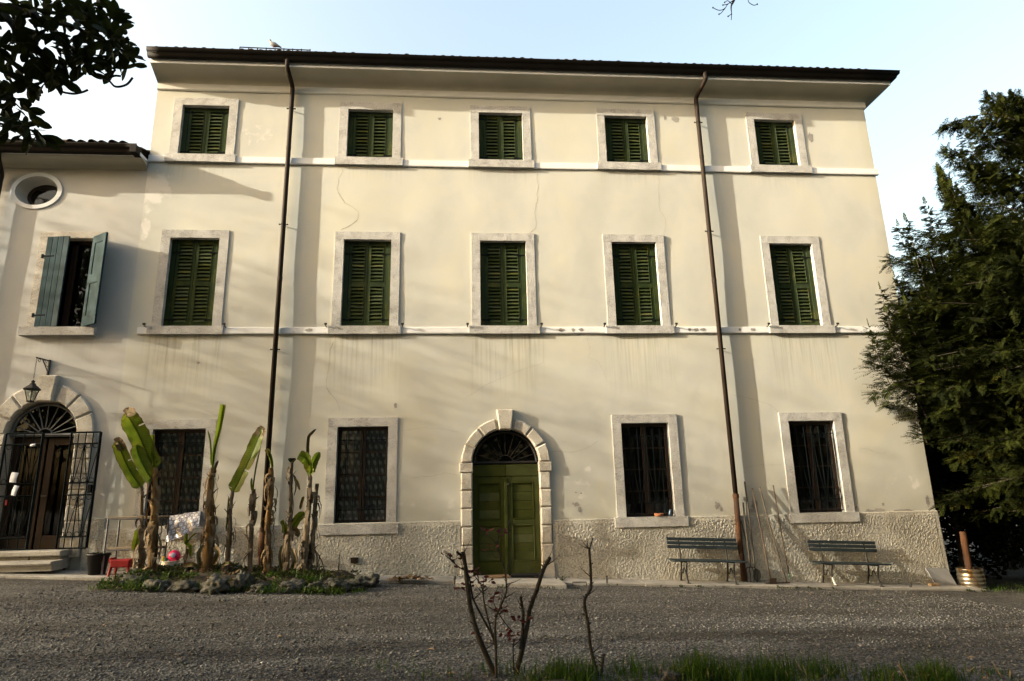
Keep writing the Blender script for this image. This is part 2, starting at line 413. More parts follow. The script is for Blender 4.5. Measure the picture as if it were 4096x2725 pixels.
def mat_banana():
    t = NT('banana_leaf'); v = t.coord(); a = t.n('ShaderNodeAttribute', attribute_name='blade'); sp = t.n('ShaderNodeSeparateColor'); t.l(a.outputs['Color'], sp.inputs[0])
    col = t.ramp(t.noise(v, 2.4, 5, .65), [(.3, (.075, .130, .010)), (.55, (.150, .205, .016)), (.75, (.24, .23, .025))])
    wv = t.m_('SINE', t.m_('ADD', t.m_('MULTIPLY', sp.outputs[1], 260.0), t.m_('MULTIPLY', sp.outputs[0], 9.0)))
    col = t.mix(t.m_('MULTIPLY', t.m_('ADD', wv, 1.0), .13), col, (.025, .055, .006))
    rim = t.m_('ADD', t.m_('POWER', sp.outputs[0], 5.0), t.m_('MULTIPLY', t.m_('POWER', sp.outputs[1], 5.0), .7))
    k = t.ramp(t.m_('ADD', rim, t.m_('MULTIPLY', t.m_('SUBTRACT', t.noise(v, 9, 5, .7), .5), 1.5)), [(.62, 0.0), (.9, 1.0)])
    col = t.mix(k, col, (.13, .085, .035))
    t.fin(col, .42, t.bump(wv, .12, .004), 0, .35)
    tl = t.n('ShaderNodeBsdfTranslucent'); t.l(col, tl.inputs[0]); mx = t.n('ShaderNodeMixShader'); mx.inputs[0].default_value = .5
    t.l(t.b.outputs[0], mx.inputs[1]); t.l(tl.outputs[0], mx.inputs[2]); t.l(mx.outputs[0], t.out.inputs[0]); return t.m
M['banana'] = mat_banana()
M['rib'] = mat_leaf('banana_rib', (.055, .105, .010), (.110, .165, .016), (.19, .16, .02), .5, 2.2)
M['banana_dry'] = pmat('dried_banana_leaf', (.085, .055, .028), (.20, .145, .080), 5, .85, .3, 40, stretch=(1,1,.25))
M['banana_stem'] = pmat('banana_stem_fibre', (.045, .026, .010), (.19, .115, .040), 4.5, .85, .5, 30, stretch=(1,1,.18), c3=(.035,.024,.012), c3at=.60, lo=.3, hi=.62)
M['banana_grey'] = pmat('withered_stem_fibre', (.045, .034, .022), (.155, .122, .080), 4.5, .9, .5, 30, stretch=(1,1,.18), c3=(.045,.034,.022), c3at=.62, lo=.3, hi=.62)
M['magnolia'] = mat_leaf('magnolia_leaf', (.010, .017, .004), (.020, .028, .006), (.060, .056, .010), .28, 7, .6)
M['bark'] = pmat('grey_bark', (.040, .033, .026), (.080, .066, .052), 9, .9, .6, 30, stretch=(1,1,.3))
M['dark_bark'] = pmat('dark_rose_bark', (.011, .010, .008), (.030, .026, .021), 22, .85, .6, 60, c3=(.045,.040,.030), c3at=.68)
M['yew'] = mat_leaf('yew_needles', (.007, .011, .003), (.026, .033, .004), (.095, .086, .010), .3, 2.0, .85)
M['hedge'] = mat_leaf('dark_shrub_leaf', (.005, .009, .003), (.011, .016, .005), (.02, .025, .006), .15, 2.5, .6)
M['grass'] = mat_leaf('grass_blade', (.026, .060, .006), (.050, .095, .011), (.13, .12, .045), .35, 6)
M['weed'] = mat_leaf('bed_weeds', (.016, .026, .006), (.034, .045, .009), (.09, .078, .03), .3, 3)
M['dry'] = pmat('fallen_dry_leaf', (.12, .075, .038), (.26, .175, .095), 9, .85, .2, 50)
M['rose'] = mat_leaf('red_rose_leaf', (.045, .010, .007), (.085, .016, .010), (.045, .050, .018), .3, 9)
M['oldleaf'] = mat_leaf('shade_tree_leaf', (.030, .05, .012), (.06, .085, .02), (.09, .10, .02), .2, 2)
def flat(name, c, rough=.5, spec=.4, metal=0): return pmat(name, tuple(x*.9 for x in c), tuple(min(1, x*1.08) for x in c), 6, rough, .05, 40, spec=spec, metal=metal)
M['red'] = flat('red_plastic', (.20, .008, .010), .5, .2)
M['pink'] = flat('pink_rubber', (.62, .020, .105), .3)
M['white'] = flat('white_enamel', (.62, .61, .56), .35)
M['paper'] = flat('white_paper', (.50, .53, .60), .8)
M['yellow'] = flat('yellow_plastic', (.60, .42, .03), .4)
M['green_p'] = flat('green_plastic', (.08, .20, .13), .4)
M['black_p'] = flat('black_plastic', (.007, .007, .007), .6, .2)
M['grey_metal'] = pmat('grey_painted_steel', (.10, .105, .115), (.16, .165, .175), 8, .5, .1, 60, c3=(.09,.045,.02), c3at=.68)
M['chip'] = pmat('chipboard', (.16, .125, .085), (.25, .20, .14), 12, .85, .2, 80)
M['terra'] = flat('terracotta', (.36, .15, .08), .8, .2)
M['blue_can'] = flat('blue_can', (.05, .085, .13), .35, .5, .4)
M['keg'] = pmat('stained_steel', (.16, .135, .10), (.26, .23, .18), 3, .36, .1, 30, stretch=(1,1,.5), metal=.85, c3=(.15,.075,.018), c3at=.55)
M['lamp_glass'] = mat_glass('lantern_glass')
M['pigeon'] = flat('pigeon_grey', (.17, .175, .19), .8)
M['crack'] = flat('crack_grey_brown', (.20, .175, .12), .95, .1)  # one grey-brown for the crack ribbons
M['bare'] = pmat('bare_render', (.21, .20, .19), (.31, .295, .265), 8, .95, .4, 60)
M['mat_brown'] = flat('coir_mat', (.22, .15, .085), .95, .1)
M['mat_black'] = flat('rubber_mat', (.013, .014, .016), .8, .2)
def mat_cloth():
    t = NT('printed_oilcloth'); uv = t.n('ShaderNodeTexCoord').outputs['UV']; sx = t.n('ShaderNodeSeparateXYZ'); t.l(uv, sx.inputs[0])
    yy = t.m_('MULTIPLY', sx.outputs[1], 6.5); row = t.m_('FLOOR', yy); fy = t.m_('ABSOLUTE', t.m_('SUBTRACT', t.m_('FRACT', yy), .5))
    xx = t.m_('ADD', t.m_('MULTIPLY', sx.outputs[0], 7.0), t.m_('MULTIPLY', row, .5)); fx = t.m_('ABSOLUTE', t.m_('SUBTRACT', t.m_('FRACT', xx), .5))
    sq = t.m_('MULTIPLY', t.m_('LESS_THAN', fx, .29), t.m_('LESS_THAN', fy, .33))
    ns = t.ramp(t.noise(t.mapped(uv, (20, 18, 1)), 1.0, 3), [(.50, (.55, .56, .62)), (.56, (.06, .065, .10))])
    inn = t.m_('MULTIPLY', t.m_('LESS_THAN', fx, .22), t.m_('LESS_THAN', fy, .25))
    c = t.mix(sq, (.20, .18, .175), (.55, .56, .62)); c = t.mix(inn, c, ns)
    return t.fin(c, .28, None, 0, .5)
M['cloth'] = mat_cloth()
# ---------------------------------------------------------------- ground
def axis(lo, hi, step, far):
    a = list(np.arange(lo, hi+1e-6, step)); d = step; x = hi; out = []
    while x < far: d *= 1.5; x += d; out.append(x)
    d = step; x = lo; pre = []
    while x > -far: d *= 1.5; x -= d; pre.append(x)
    return np.array(pre[::-1]+a+out)
def build_ground():
    xs = axis(-11, 13, .2, 500); ys = axis(-9.5, .5, .2, 500)
    V = []
    for y in ys:
        for x in xs:
            near = 1.0 if (-14 < x < 16 and -12 < y < 4) else 0.0
            V.append((x, y, g(x)+near*(.016*nz(x*.7, y*.9, 3)+.006*nz(x*2.3, y*2.6, 5))-.012))
    nx = len(xs); F = [(j*nx+i, j*nx+i+1, (j+1)*nx+i+1, (j+1)*nx+i) for j in range(len(ys)-1) for i in range(nx-1)]
    o = npmesh('ground', V, F, M['ground'], smooth=True); o['kind'] = 'structure'
build_ground()
def build_gravel():
    rs = np.random.RandomState(3); n = 42000
    # loose stones, denser where the eye is nearest
    x = rs.uniform(-6.5, 9.0, n); y = -8.2+7.6*rs.beta(1.0, 1.25, n)
    keep = ~((x > -6.2) & (x < -1.5) & (y > -2.4))
    trk = np.exp(-((y+3.5)/.3)**2)+np.exp(-((y+5.15)/.3)**2); keep &= rs.random_sample(n) > .55*trk
    x = x[keep]; y = y[keep]; n = len(x)
    ico = np.array([(0,0,1),(.9,0,.2),(.28,.85,.1),(-.72,.53,.2),(-.72,-.53,.05),(.28,-.85,.2),(0,0,-.6)], np.float32)
    tri = np.array([(0,1,2),(0,2,3),(0,3,4),(0,4,5),(0,5,1),(6,2,1),(6,3,2),(6,4,3),(6,5,4),(6,1,5)], np.int32)
    s = rs.gamma(5.0, .0016, n)+.0035
    an = rs.uniform(0, 6.28, n); fl = rs.uniform(.5, .85, n); el = rs.uniform(.7, 1.35, n)
    base = ico[None]*(1+.25*rs.standard_normal((n, 7, 1)))
    bx = base[..., 0]*s[:, None]*el[:, None]; by = base[..., 1]*s[:, None]; bz = base[..., 2]*s[:, None]*fl[:, None]
    X = bx*np.cos(an)[:, None]-by*np.sin(an)[:, None]+x[:, None]
    Y = bx*np.sin(an)[:, None]+by*np.cos(an)[:, None]+y[:, None]
    gz_ = np.array([g(a)+.016*nz(a*.7, b*.9, 3)+.006*nz(a*2.3, b*2.6, 5) for a, b in zip(x, y)])
    Z = bz+gz_[:, None]-.012+s[:, None]*.25
    V = np.stack([X, Y, Z], -1).reshape(-1, 3)
    Fc = (tri[None]+np.arange(n)[:, None, None]*7).reshape(-1, 3)
    o = npmesh('gravel', V, Fc, M['pebble'])
    tone = np.clip(rs.gamma(6, .0205, n), .03, .38)
    c = np.stack([tone*1.01, tone*.99, tone*.95, np.ones(n)], -1)
    at_ = o.data.attributes.new('tone', 'FLOAT_COLOR', 'POINT')
    at_.data.foreach_set('color', np.repeat(c, 7, 0).astype(np.float32).ravel())
    tag(o, 'loose pale grey gravel stones covering the yard', 'gravel', kind='stuff')
build_gravel()

# ---------------------------------------------------------------- the villa's measures
XL, XR = -6.87, 10.04
COLS_T = (-5.755, -2.06, .955, 3.955, 7.645)
COLS_M = (-5.705, -2.03, .955, 3.94, 7.645)
COLS_G = (-5.63, -2.0, 3.90, 7.585)
ROWS = dict(t=(9.185, 10.435, 10.615), m=(5.22, 7.205, 7.385), g=(1.16, 3.09, 3.27))    # sill top, lintel bottom, lintel top
SILLH = dict(t=.185, m=.175, g=.195)
HW, OW = .705, .515                       # half widths: stone surround, opening
PL = 1.14                                 # top of the plinth
DX, DZ, DR = .925, 2.31, .69              # main door: arch centre and radius
def U(x, z):                              # the wall is not flat
    return .005+.017*nz(x*.42, 1.7, z*.34)+.008*nz(x*1.1, 5.2, z*.9)+.0012*nz(x*4.2, 9.1, z*4.2)
WINS = [(x, 't') for x in COLS_T]+[(x, 'm') for x in COLS_M]+[(x, 'g') for x in COLS_G]
def in_opening(x, z):
    for cx, r in WINS:
        a, b, c = ROWS[r]
        if abs(x-cx) < HW-.07 and a-.1 < z < c-.07: return True
    if abs(x-DX) < DR+.12 and z < DZ: return True
    if z >= DZ and math.hypot(x-DX, z-DZ) < DR+.11: return True
    return False
def stain_fn(x, z):
    r = gch = b = 0.0
    for cx, k in WINS:
        zb = ROWS[k][0]-SILLH[k]
        if k == 'g': continue
        if abs(x-cx) < .86 and z < zb:
            d = zb-z; L = 1.5 if k == 'm' else .5
            r = max(r, max(0, 1-d/L)*(1.0 if k == 'm' else .45)*(1-max(0, abs(x-cx)-.7)/.16))
            b = max(b, .55*max(0, 1-d/.10))  # darker strip just below each sill
    # pale patches
    for cx, cz, rx, rz, w in ((-6.65,8.35,.42,.5,.6),(-6.78,7.5,.13,.6,.55),(2.68,2.15,.16,.12,.5),(2.45,1.75,.4,.35,.42),(2.3,2.6,.18,.08,.45),(-1.1,1.6,.35,.3,.42),(-.2,1.55,.14,.4,.45),
        (9.2,1.75,.9,.2,.38),(9.75,1.75,.12,.25,.5),(6.15,1.3,.25,.25,.42),(-4.4,2.0,.5,.4,.36),(-4.6,9.75,.55,.4,.42),(2.2,9.6,.5,.25,.3),(5.0,1.55,.6,.2,.36)):
        d = math.hypot((x-cx)/rx, (z-cz)/rz)
        gch = max(gch, w*max(0, min(1, 1.6-d*1.1)))
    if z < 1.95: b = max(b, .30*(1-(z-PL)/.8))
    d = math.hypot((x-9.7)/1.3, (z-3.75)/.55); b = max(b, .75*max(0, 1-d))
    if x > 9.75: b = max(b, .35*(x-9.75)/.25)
    if z > 10.45: b = max(b, .22*(z-10.45)/.35)  # darker towards the cornice
    return r, gch, b
def wall_grid(name, x0, x1, z0, z1, step, hole, ufn, sfn, mat, parent, xfn=None):
    nx = int((x1-x0)/step)+1; nzz = int((z1-z0)/step)+1
    xs = np.linspace(x0, x1, nx); zs = np.linspace(z0, z1, nzz)
    V = []; S = []
    for z in zs:
        for x in xs:
            xx = xfn(x, z) if xfn else x
            V.append((xx, ufn(xx, z), z)); S.append((*sfn(xx, z), 1.0))
    F = []
    for j in range(nzz-1):
        for i in range(nx-1):
            if not hole((xs[i]+xs[i+1])/2, (zs[j]+zs[j+1])/2):
                F.append((j*nx+i, j*nx+i+1, (j+1)*nx+i+1, (j+1)*nx+i))
    o = npmesh(name, V, F, mat, parent, smooth=True)
    a = o.data.attributes.new('stain', 'FLOAT_COLOR', 'POINT')
    a.data.foreach_set('color', np.array(S, np.float32).ravel())
    return o

villa = empty('villa', (1.6, 0, 0), 'tall three-storey cream villa with green shutters, stone window surrounds and dark gutter', 'house')
def edge_x(x, z):      # the right corner leans out a little towards the ground
    k = max(0.0, (x-9.0)/(XR-9.0)); return x+k*k*(.10*(1-z/11.0)-.03+.012*nz(0, 0, z*1.3))
wall_grid('wall', XL, XR, PL-.02, 10.83, .055, in_opening, U, stain_fn, M['wall'], villa, edge_x)
DEPTH = 10.5
m = MB()
for (xa, xb) in ((XL, XL+.3), (XR-.3, XR-.03)): m.box(xa, xb, .05, DEPTH, -.6, 10.83)
m.build('side_wall', M['wall2'], villa)
MB().box(XL+.3, XR-.3, DEPTH-.3, DEPTH, -.6, 10.83).build('rear_wall', M['wall2'], villa)
MB().box(XL+.31, XR-.31, .9, 1.0, -.4, 10.8).build('inner_wall', M['room'], villa)
MB().box(XL+.31, XR-.31, .12, .9, 3.9, 4.0).build('floor_slab', M['room'], villa)

# plinth of thrown roughcast
def plinth(parent, x0, x1, zt, name='plinth', margin=(.07, .07), zoff=0.0, ztop_b=.05):
    step = .0105; nx = int((x1-x0)/step)+1; nzz = int((zt-g(x0)+.15)/step)
    V = []
    for j in range(nzz):
        for i in range(nx):
            x = x0+(x1-x0)*i/(nx-1); zb = min(g(x0), g(x1))-.12; z = zb+(zt-zb)*j/(nzz-1)
            edge = min(1, max(0, (x-x0-margin[0])/.03), max(0, (x1-x-margin[1])/.03), max(0, (zt-z-ztop_b)/.03))
            edge = max(0, edge)
            a = nz(x*36, 2.2, z*40); b = nz(x*58+7, 7.1, z*62); c = nz(x*1.1, 3.3, z*1.3)
            d = (.004*random.random()+max(0, a+.05)*.016+max(0, b)*.014)*edge*(.8+.5*c)
            k = max(0.0, (x-9.0)/1.1); xx = x+(k*k*.03*(1-z) if x > 9 else 0)
            V.append((xx, -.035-d+U(x, PL)*.5, z))
    F = [(j*nx+i, j*nx+i+1, (j+1)*nx+i+1, (j+1)*nx+i) for j in range(nzz-1) for i in range(nx-1)]
    n0 = len(V)
    # ledge back to the wall, and the ends
    for i in range(nx): V.append((V[(nzz-1)*nx+i][0], .03, zt+.012))
    F += [((nzz-1)*nx+i, (nzz-1)*nx+i+1, n0+i+1, n0+i) for i in range(nx-1)]
    n1 = len(V)
    for j in range(nzz): V.append((V[j*nx+nx-1][0], .3, V[j*nx][2]))
    F += [(j*nx+nx-1, n1+j, n1+j+1, (j+1)*nx+nx-1) for j in range(nzz-1)]
    return npmesh(name, V, F, M['roughcast'], parent, smooth=True)
plinth(villa, XL+.02, .0, PL+.03)
plinth(villa, 1.85, XR+.08, PL)
# vent hole with its little iron comb
m = MB().box(-2.145, -2.0, -.071, .0, .425, .53)
vent = m.build('vent', M['room'], villa)
for k in range(5):
    MB().box(-2.135+k*.028, -2.123+k*.028, -.078, -.066, .43, .52).build('vent_bar', M['rust_steel'], vent)

# string courses, painted white, running from sill to sill
def courses(zlo, zhi, cols, x0, x1):
    ends = [x0]+[e for c in cols for e in (c-.76, c+.76)]+[x1]
    for k in range(0, len(ends), 2):
        a, b = ends[k], ends[k+1]
        if b-a < .1: continue
        n = max(2, int((b-a)/.25)); mm = MB(); vs_ = []
        for i in range(n+1):
            x = a+(b-a)*i/n; w = .006*nz(x*1.7, zlo); w2 = .005*nz(x*2.1, zhi)
            vs_ += [(x, .03, zlo+w), (x, -.034, zlo+w), (x, -.040, zlo+.02+w), (x, -.036, zhi-.015+w2), (x, .03, zhi+w2+.01)]
        fs = [(i*5+j, (i+1)*5+j, (i+1)*5+j+1, i*5+j+1) for i in range(n) for j in range(4)]
        fs += [(0,1,2,3,4), tuple(n*5+j for j in (4,3,2,1,0))]
        mm.add(vs_, fs).build('string_course', M['trim'], villa)
courses(8.995, 9.165, COLS_T, XL, XR+.05)
courses(5.055, 5.205, COLS_M, XL+.2, XR+.06)

# cornice: band, cove, fascia; it returns along the right-hand side
prof_band = [(.03, 10.80), (-.012, 10.805), (-.030, 10.83), (-.032, 10.97)]
prof_cove = [(-.032, 10.97), (-.055, 11.03), (-.105, 11.09), (-.185, 11.135), (-.29, 11.165), (-.445, 11.185)]
prof_fas = [(-.445, 11.185), (-.455, 11.19), (-.455, 11.315), (.2, 11.315)]
def sweep(prof, name, mat, parent, x0, x1, ret=DEPTH, wav=.004, smooth=True, left_ret=False):
    """profile (y,z) along x at the front, mitred round the right corner"""
    n = 60; V = []; k = len(prof)
    st = [(x0+(x1-x0)*i/n, 0) for i in range(n+1)]
    for (x, _) in st[:-1]:
        for (y, z) in prof: V.append((x, y, z+wav*nz(x*.8, z)))
    for (y, z) in prof: V.append((x1-y, y, z))                 # mitre
    for (y, z) in prof: V.append((x1-y, ret, z))
    m_ = n+2
    F = [(i*k+j, (i+1)*k+j, (i+1)*k+j+1, i*k+j+1) for i in range(m_-1) for j in range(k-1)]
    F.append(tuple(range(k)))
    o = MB(); o.add(V, F)
    return o.build(name, mat, parent, smooth)
sweep(prof_band, 'cornice_band', M['band'], villa, XL, XR-.02, smooth=False)
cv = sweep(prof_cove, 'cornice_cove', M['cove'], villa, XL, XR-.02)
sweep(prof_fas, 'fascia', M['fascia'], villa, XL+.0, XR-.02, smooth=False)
# close the cornice's left end
MB().add([(XL+.01, y, z) for (y, z) in prof_band[:-1]+prof_cove+[(-.455, 11.315), (.2, 11.315), (.2, 10.8)]], [tuple(range(len(prof_band)+len(prof_cove)+2))]).build('cornice_end', M['cove'], villa)
gp = [(-.44, 11.42), (-.45, 11.33), (-.475, 11.275), (-.53, 11.265), (-.565, 11.30), (-.585, 11.355), (-.60, 11.375), (-.625, 11.385), (-.632, 11.45), (-.645, 11.462), (-.625, 11.475), (-.61, 11.45), (-.59, 11.40), (-.55, 11.335), (-.49, 11.32), (-.46, 11.42)]
gut = sweep(gp, 'gutter', M['gutter'], villa, XL-.03, XR-.04, wav=.006)
MB().add([(XL-.031, y, z) for (y, z) in gp], [tuple(range(len(gp)))]).build('gutter_end', M['gutter'], villa)
# roof: hipped, low slope, old coppi
RZ, RS = 11.44, math.tan(R(19))
XA, XB, YA, YB = XL-.02, XR+.55, -.56, DEPTH+.5
ym = (YA+YB)/2; zr = RZ+(ym-YA)*RS
MB().add([(XA,YA,RZ),(XB,YA,RZ),(XB,YB,RZ),(XA,YB,RZ),(XA,ym,zr),(XB-5.4,ym,zr)], [(0,1,5,4),(1,2,5),(2,3,4,5),(3,0,4),(0,3,2,1)]).build('roof', M['tile'], villa)
def tile_mesh(r0=.085, r1=.07, L=.46, t=.016, n=6):
    V = []
    for (rr, yy, zz) in ((r0, 0, 0), (r1, L, -.012)):
        for q in (rr, rr-t):
            for i in range(n+1):
                a = math.pi*i/n; V.append((q*math.cos(a), yy, q*math.sin(a)*.8+zz))
    k = n+1; F = []
    for i in range(n):
        F += [(i, i+1, 2*k+i+1, 2*k+i), (k+i+1, k+i, 3*k+i, 3*k+i+1), (i+1, i, k+i, k+i+1), (2*k+i, 2*k+i+1, 3*k+i+1, 3*k+i)]
    F += [(0, 2*k, 3*k, k), (n, k+n, 3*k+n, 2*k+n)]
    me = bpy.data.meshes.new('roof_tile'); me.from_pydata(V, [], F); me.shade_smooth(); me.materials.append(M['tile']); return me
TILE = tile_mesh()
def tiles(parent, x0, x1, y, z, slope, pitch, rows, extra):
    n = int((x1-x0)/pitch)
    for i in range(n):
        for r_ in range(rows):
            yy = y+r_*.36
            o = place('roof_tile', TILE, (x0+(i+.5)*pitch+rnd(-.012, .012), yy+rnd(-.015, .015), z+(yy-y)*slope+.012+r_*.008+rnd(0, .014)), parent, rot=(math.atan(slope)+rnd(-.03, .03), rnd(-.05, .05), rnd(-.03, .03)))
    V = []; F = []
    base = [(v.co.x, v.co.y, v.co.z) for v in TILE.vertices]; fs = [tuple(p.vertices) for p in TILE.polygons]
    for i in range(n):
        for r_ in range(rows, rows+extra):
            yy = y+r_*.36; q = len(V); c = math.cos(math.atan(slope)); s = math.sin(math.atan(slope))
            jx, jz = rnd(-.012, .012), rnd(0, .014)
            for (a, b, d) in base: V.append((x0+(i+.5)*pitch+a+jx, yy+b*c-d*s, z+(yy-y)*slope+b*s+d*c+.012+rows*.008+jz))
            F += [tuple(q+k for k in f) for f in fs]
    o = npmesh('upper_tiles', V, F, M['tile'], parent); o['kind'] = 'stuff'
tiles(villa, XA+.05, XB-.5, YA+.05, RZ+.042, RS, .205, 1, 9)
# snow rail on iron brackets
mm = MB()
ry, rz0 = -.10, RZ+(-.10-YA)*RS
for dz in (.33, .24): mm.bar((-5.1, ry, rz0+dz), (-3.5, ry, rz0+dz-.02), .022)
rail = mm.build('snow_rail', M['gutter'], villa)
for k in range(9):
    x = -5.1+1.6*k/8
    MB().bar((x, ry, rz0), (x, ry, rz0+.335), .02).build('rail_post', M['gutter'], rail)

# ---------------------------------------------------------------- stone window surrounds
def stone_mesh(name, w, d0, d1, h, seed, c=.006, mat='stone'):
    """a dressed block centred on x, with slightly uneven edges"""
    nx = max(1, int(w/.12)); nzz = max(1, int(h/.12)); V = []; F = []
    for j in range(nzz+1):
        for i in range(nx+1):
            x = -w/2+w*i/nx; z = h*j/nzz
            ex = .004*nz(seed, x*6, z*6); e = 0
            if i in (0, nx): x += .004*nz(seed+1, z*7, 0)
            if j in (0, nzz): z += .004*nz(seed+2, x*7, 0)
            if i in (0, nx) or j in (0, nzz): e = c
            V.append((x, d0+e+ex, z))
    k = nx+1
    F = [(j*k+i, j*k+i+1, (j+1)*k+i+1, (j+1)*k+i) for j in range(nzz) for i in range(nx)]
    ring = [i for i in range(nx+1)]+[j*k+nx for j in range(1, nzz+1)]+[nzz*k+i for i in range(nx-1, -1, -1)]+[j*k for j in range(nzz-1, 0, -1)]
    q = len(V); V += [(V[i][0], d1, V[i][2]) for i in ring]; L = len(ring)
    F += [(ring[(i+1) % L], ring[i], q+i, q+(i+1) % L) for i in range(L)]
    F.append(tuple(q+i for i in range(L)))
    me = bpy.data.meshes.new(name); me.from_pydata(V, [], F); me.materials.append(M[mat]); me.update(); return me
SM = {}
for r in 'tmg':
    a, b, c = ROWS[r]; hj = b-a
    for s in range(3):
        SM[r, 'lintel', s] = stone_mesh('lintel', 2*HW, -.026, .2, c-b, 3.1+s*7+ord(r))
        SM[r, 'jamb', s] = stone_mesh('jamb', HW-OW, -.024, .2, hj, 1.3+s*5+ord(r))
        SM[r, 'sill', s] = stone_mesh('sill', 1.52, -.080, .2, SILLH[r], 9.7+s*3+ord(r), .012)
def surround(parent, cx, r):
    a, b, c = ROWS[r]; q = random.randrange(3)
    place('lintel', SM[r, 'lintel', q], (cx, 0, b), parent)
    for s in (-1, 1): place('jamb', SM[r, 'jamb', (q+s) % 3], (cx+s*(HW+OW)/2, rnd(-.003, .003), a), parent)
    place('sill', SM[r, 'sill', (q+1) % 3], (cx, 0, a-SILLH[r]), parent)
for cx, r in WINS: surround(villa, cx, r)

# ---------------------------------------------------------------- louvred shutters
LW, SW = .405, .105           # leaf width, fixed side strip
def shutter_mesh(h, panels, side):
    """one leaf with its side strip; x runs from the meeting line outwards"""
    m = MB(); y0, y1 = .095, .135
    sx = lambda a, b: (min(side*a, side*b), max(side*a, side*b))
    def bx(a, b, z0, z1, ya=y0, yb=y1):
        p, q = sx(a, b); m.box(p, q, ya, yb, z0, z1, .004)
    bx(LW+.006, LW+.006+SW, 0, h, .088, .14)                   # fixed strip
    bx(.002, .062, 0, h); bx(LW-.062, LW, 0, h)                # stiles
    zs = [0]+[z for p in panels for z in p]+[h]
    for k in range(0, len(zs), 2): bx(.062, LW-.062, zs[k], zs[k+1])
    for (a, b) in panels:                                       # bead round each louvre
        for (u0, u1, w0, w1) in ((.062, .072, a, b), (LW-.072, LW-.062, a, b)): bx(u0, u1, w0, w1, .085, .12)
        for w in (a, b-.012): bx(.062, LW-.062, w, w+.012, .085, .12)
    me = bpy.data.meshes.new('shutter'); me.from_pydata(m.v, [], m.f); me.materials.append(M['shutter']); me.update(); return me
def slat_mesh(w):
    m = MB(); c, s = math.cos(R(56)), math.sin(R(56)); d, t = .088, .011
    pts = [(-d/2, -t/2), (d/2, -t/2), (d/2, t/2), (-d/2, t/2)]
    rot = [(a*c-b*s, a*s+b*c) for a, b in pts]
    V = [(x, y, z) for x in (-w/2, w/2) for (y, z) in rot]
    me = bpy.data.meshes.new('slat')
    me.from_pydata(V, [], [(0,1,2,3),(7,6,5,4),(0,4,5,1),(1,5,6,2),(2,6,7,3),(3,7,4,0)]); me.materials.append(M['slat']); return me
SLAT = slat_mesh(LW-.142)
SHUT = {}
PAN = dict(t=[(.095, 1.15)], m=[(.10, .93), (1.035, 1.875)])
HT = {k: ROWS[k][1]-ROWS[k][0] for k in 'tm'}
for r in 'tm':
    for s in (-1, 1): SHUT[r, s] = shutter_mesh(HT[r]-.004, PAN[r], s)
hm = MB().box(-.10, .10, -.004, .004, -.011, .011); hm.box(.04, .085, -.006, .0, -.03, .03)
HINGE = bpy.data.meshes.new('hinge'); HINGE.from_pydata(hm.v, [], hm.f); HINGE.materials.append(M['iron'])
def shutters(cx, r, tilt):
    z0 = ROWS[r][0]+.002
    for s in (-1, 1):
        sh = place('shutter', SHUT[r, s], (cx, 0, z0), villa)
        for (a, b) in PAN[r]:
            n = 12 if r == 't' else 10; p = (b-a-.024)/n
            for k in range(n):
                jit = rnd(-.02, .02)+(rnd(-.09, .09) if random.random() < tilt else 0)
                place('slat', SLAT, (cx+s*LW/2, .112+rnd(-.002, .002), z0+a+.012+(k+.5)*p+.004), sh, rot=(rnd(-.05, .05), jit, 0))
        for hz in ((.10, .90) if r == 't' else (.085, .845)):
            place('hinge', HINGE, (cx+s*(LW-.005), .083, z0+hz*HT[r]), sh, scale=(-1 if s > 0 else 1, 1, 1))
    MB().box(cx-OW, cx+OW, .165, .175, z0-.01, z0+HT[r]+.02).build('dark_backing', M['room'], villa)  # near-black board in place of the unlit room behind the louvres
for i, cx in enumerate(COLS_T): shutters(cx, 't', .10)
for i, cx in enumerate(COLS_M): shutters(cx, 'm', .10 if i != 1 else .25)
# iron shutter dogs beside the middle sills
for cx in COLS_M:
    for s in (-1, 1):
        x = cx+s*.80; m = MB().tube([(x, .0, 5.20), (x, -.10, 5.21), (x+s*.01, -.12, 5.245)], .012, 6)
        m.box(x-.028, x+.028, -.135, -.11, 5.225, 5.265)
        m.build('shutter_dog', M['black_iron'], villa)

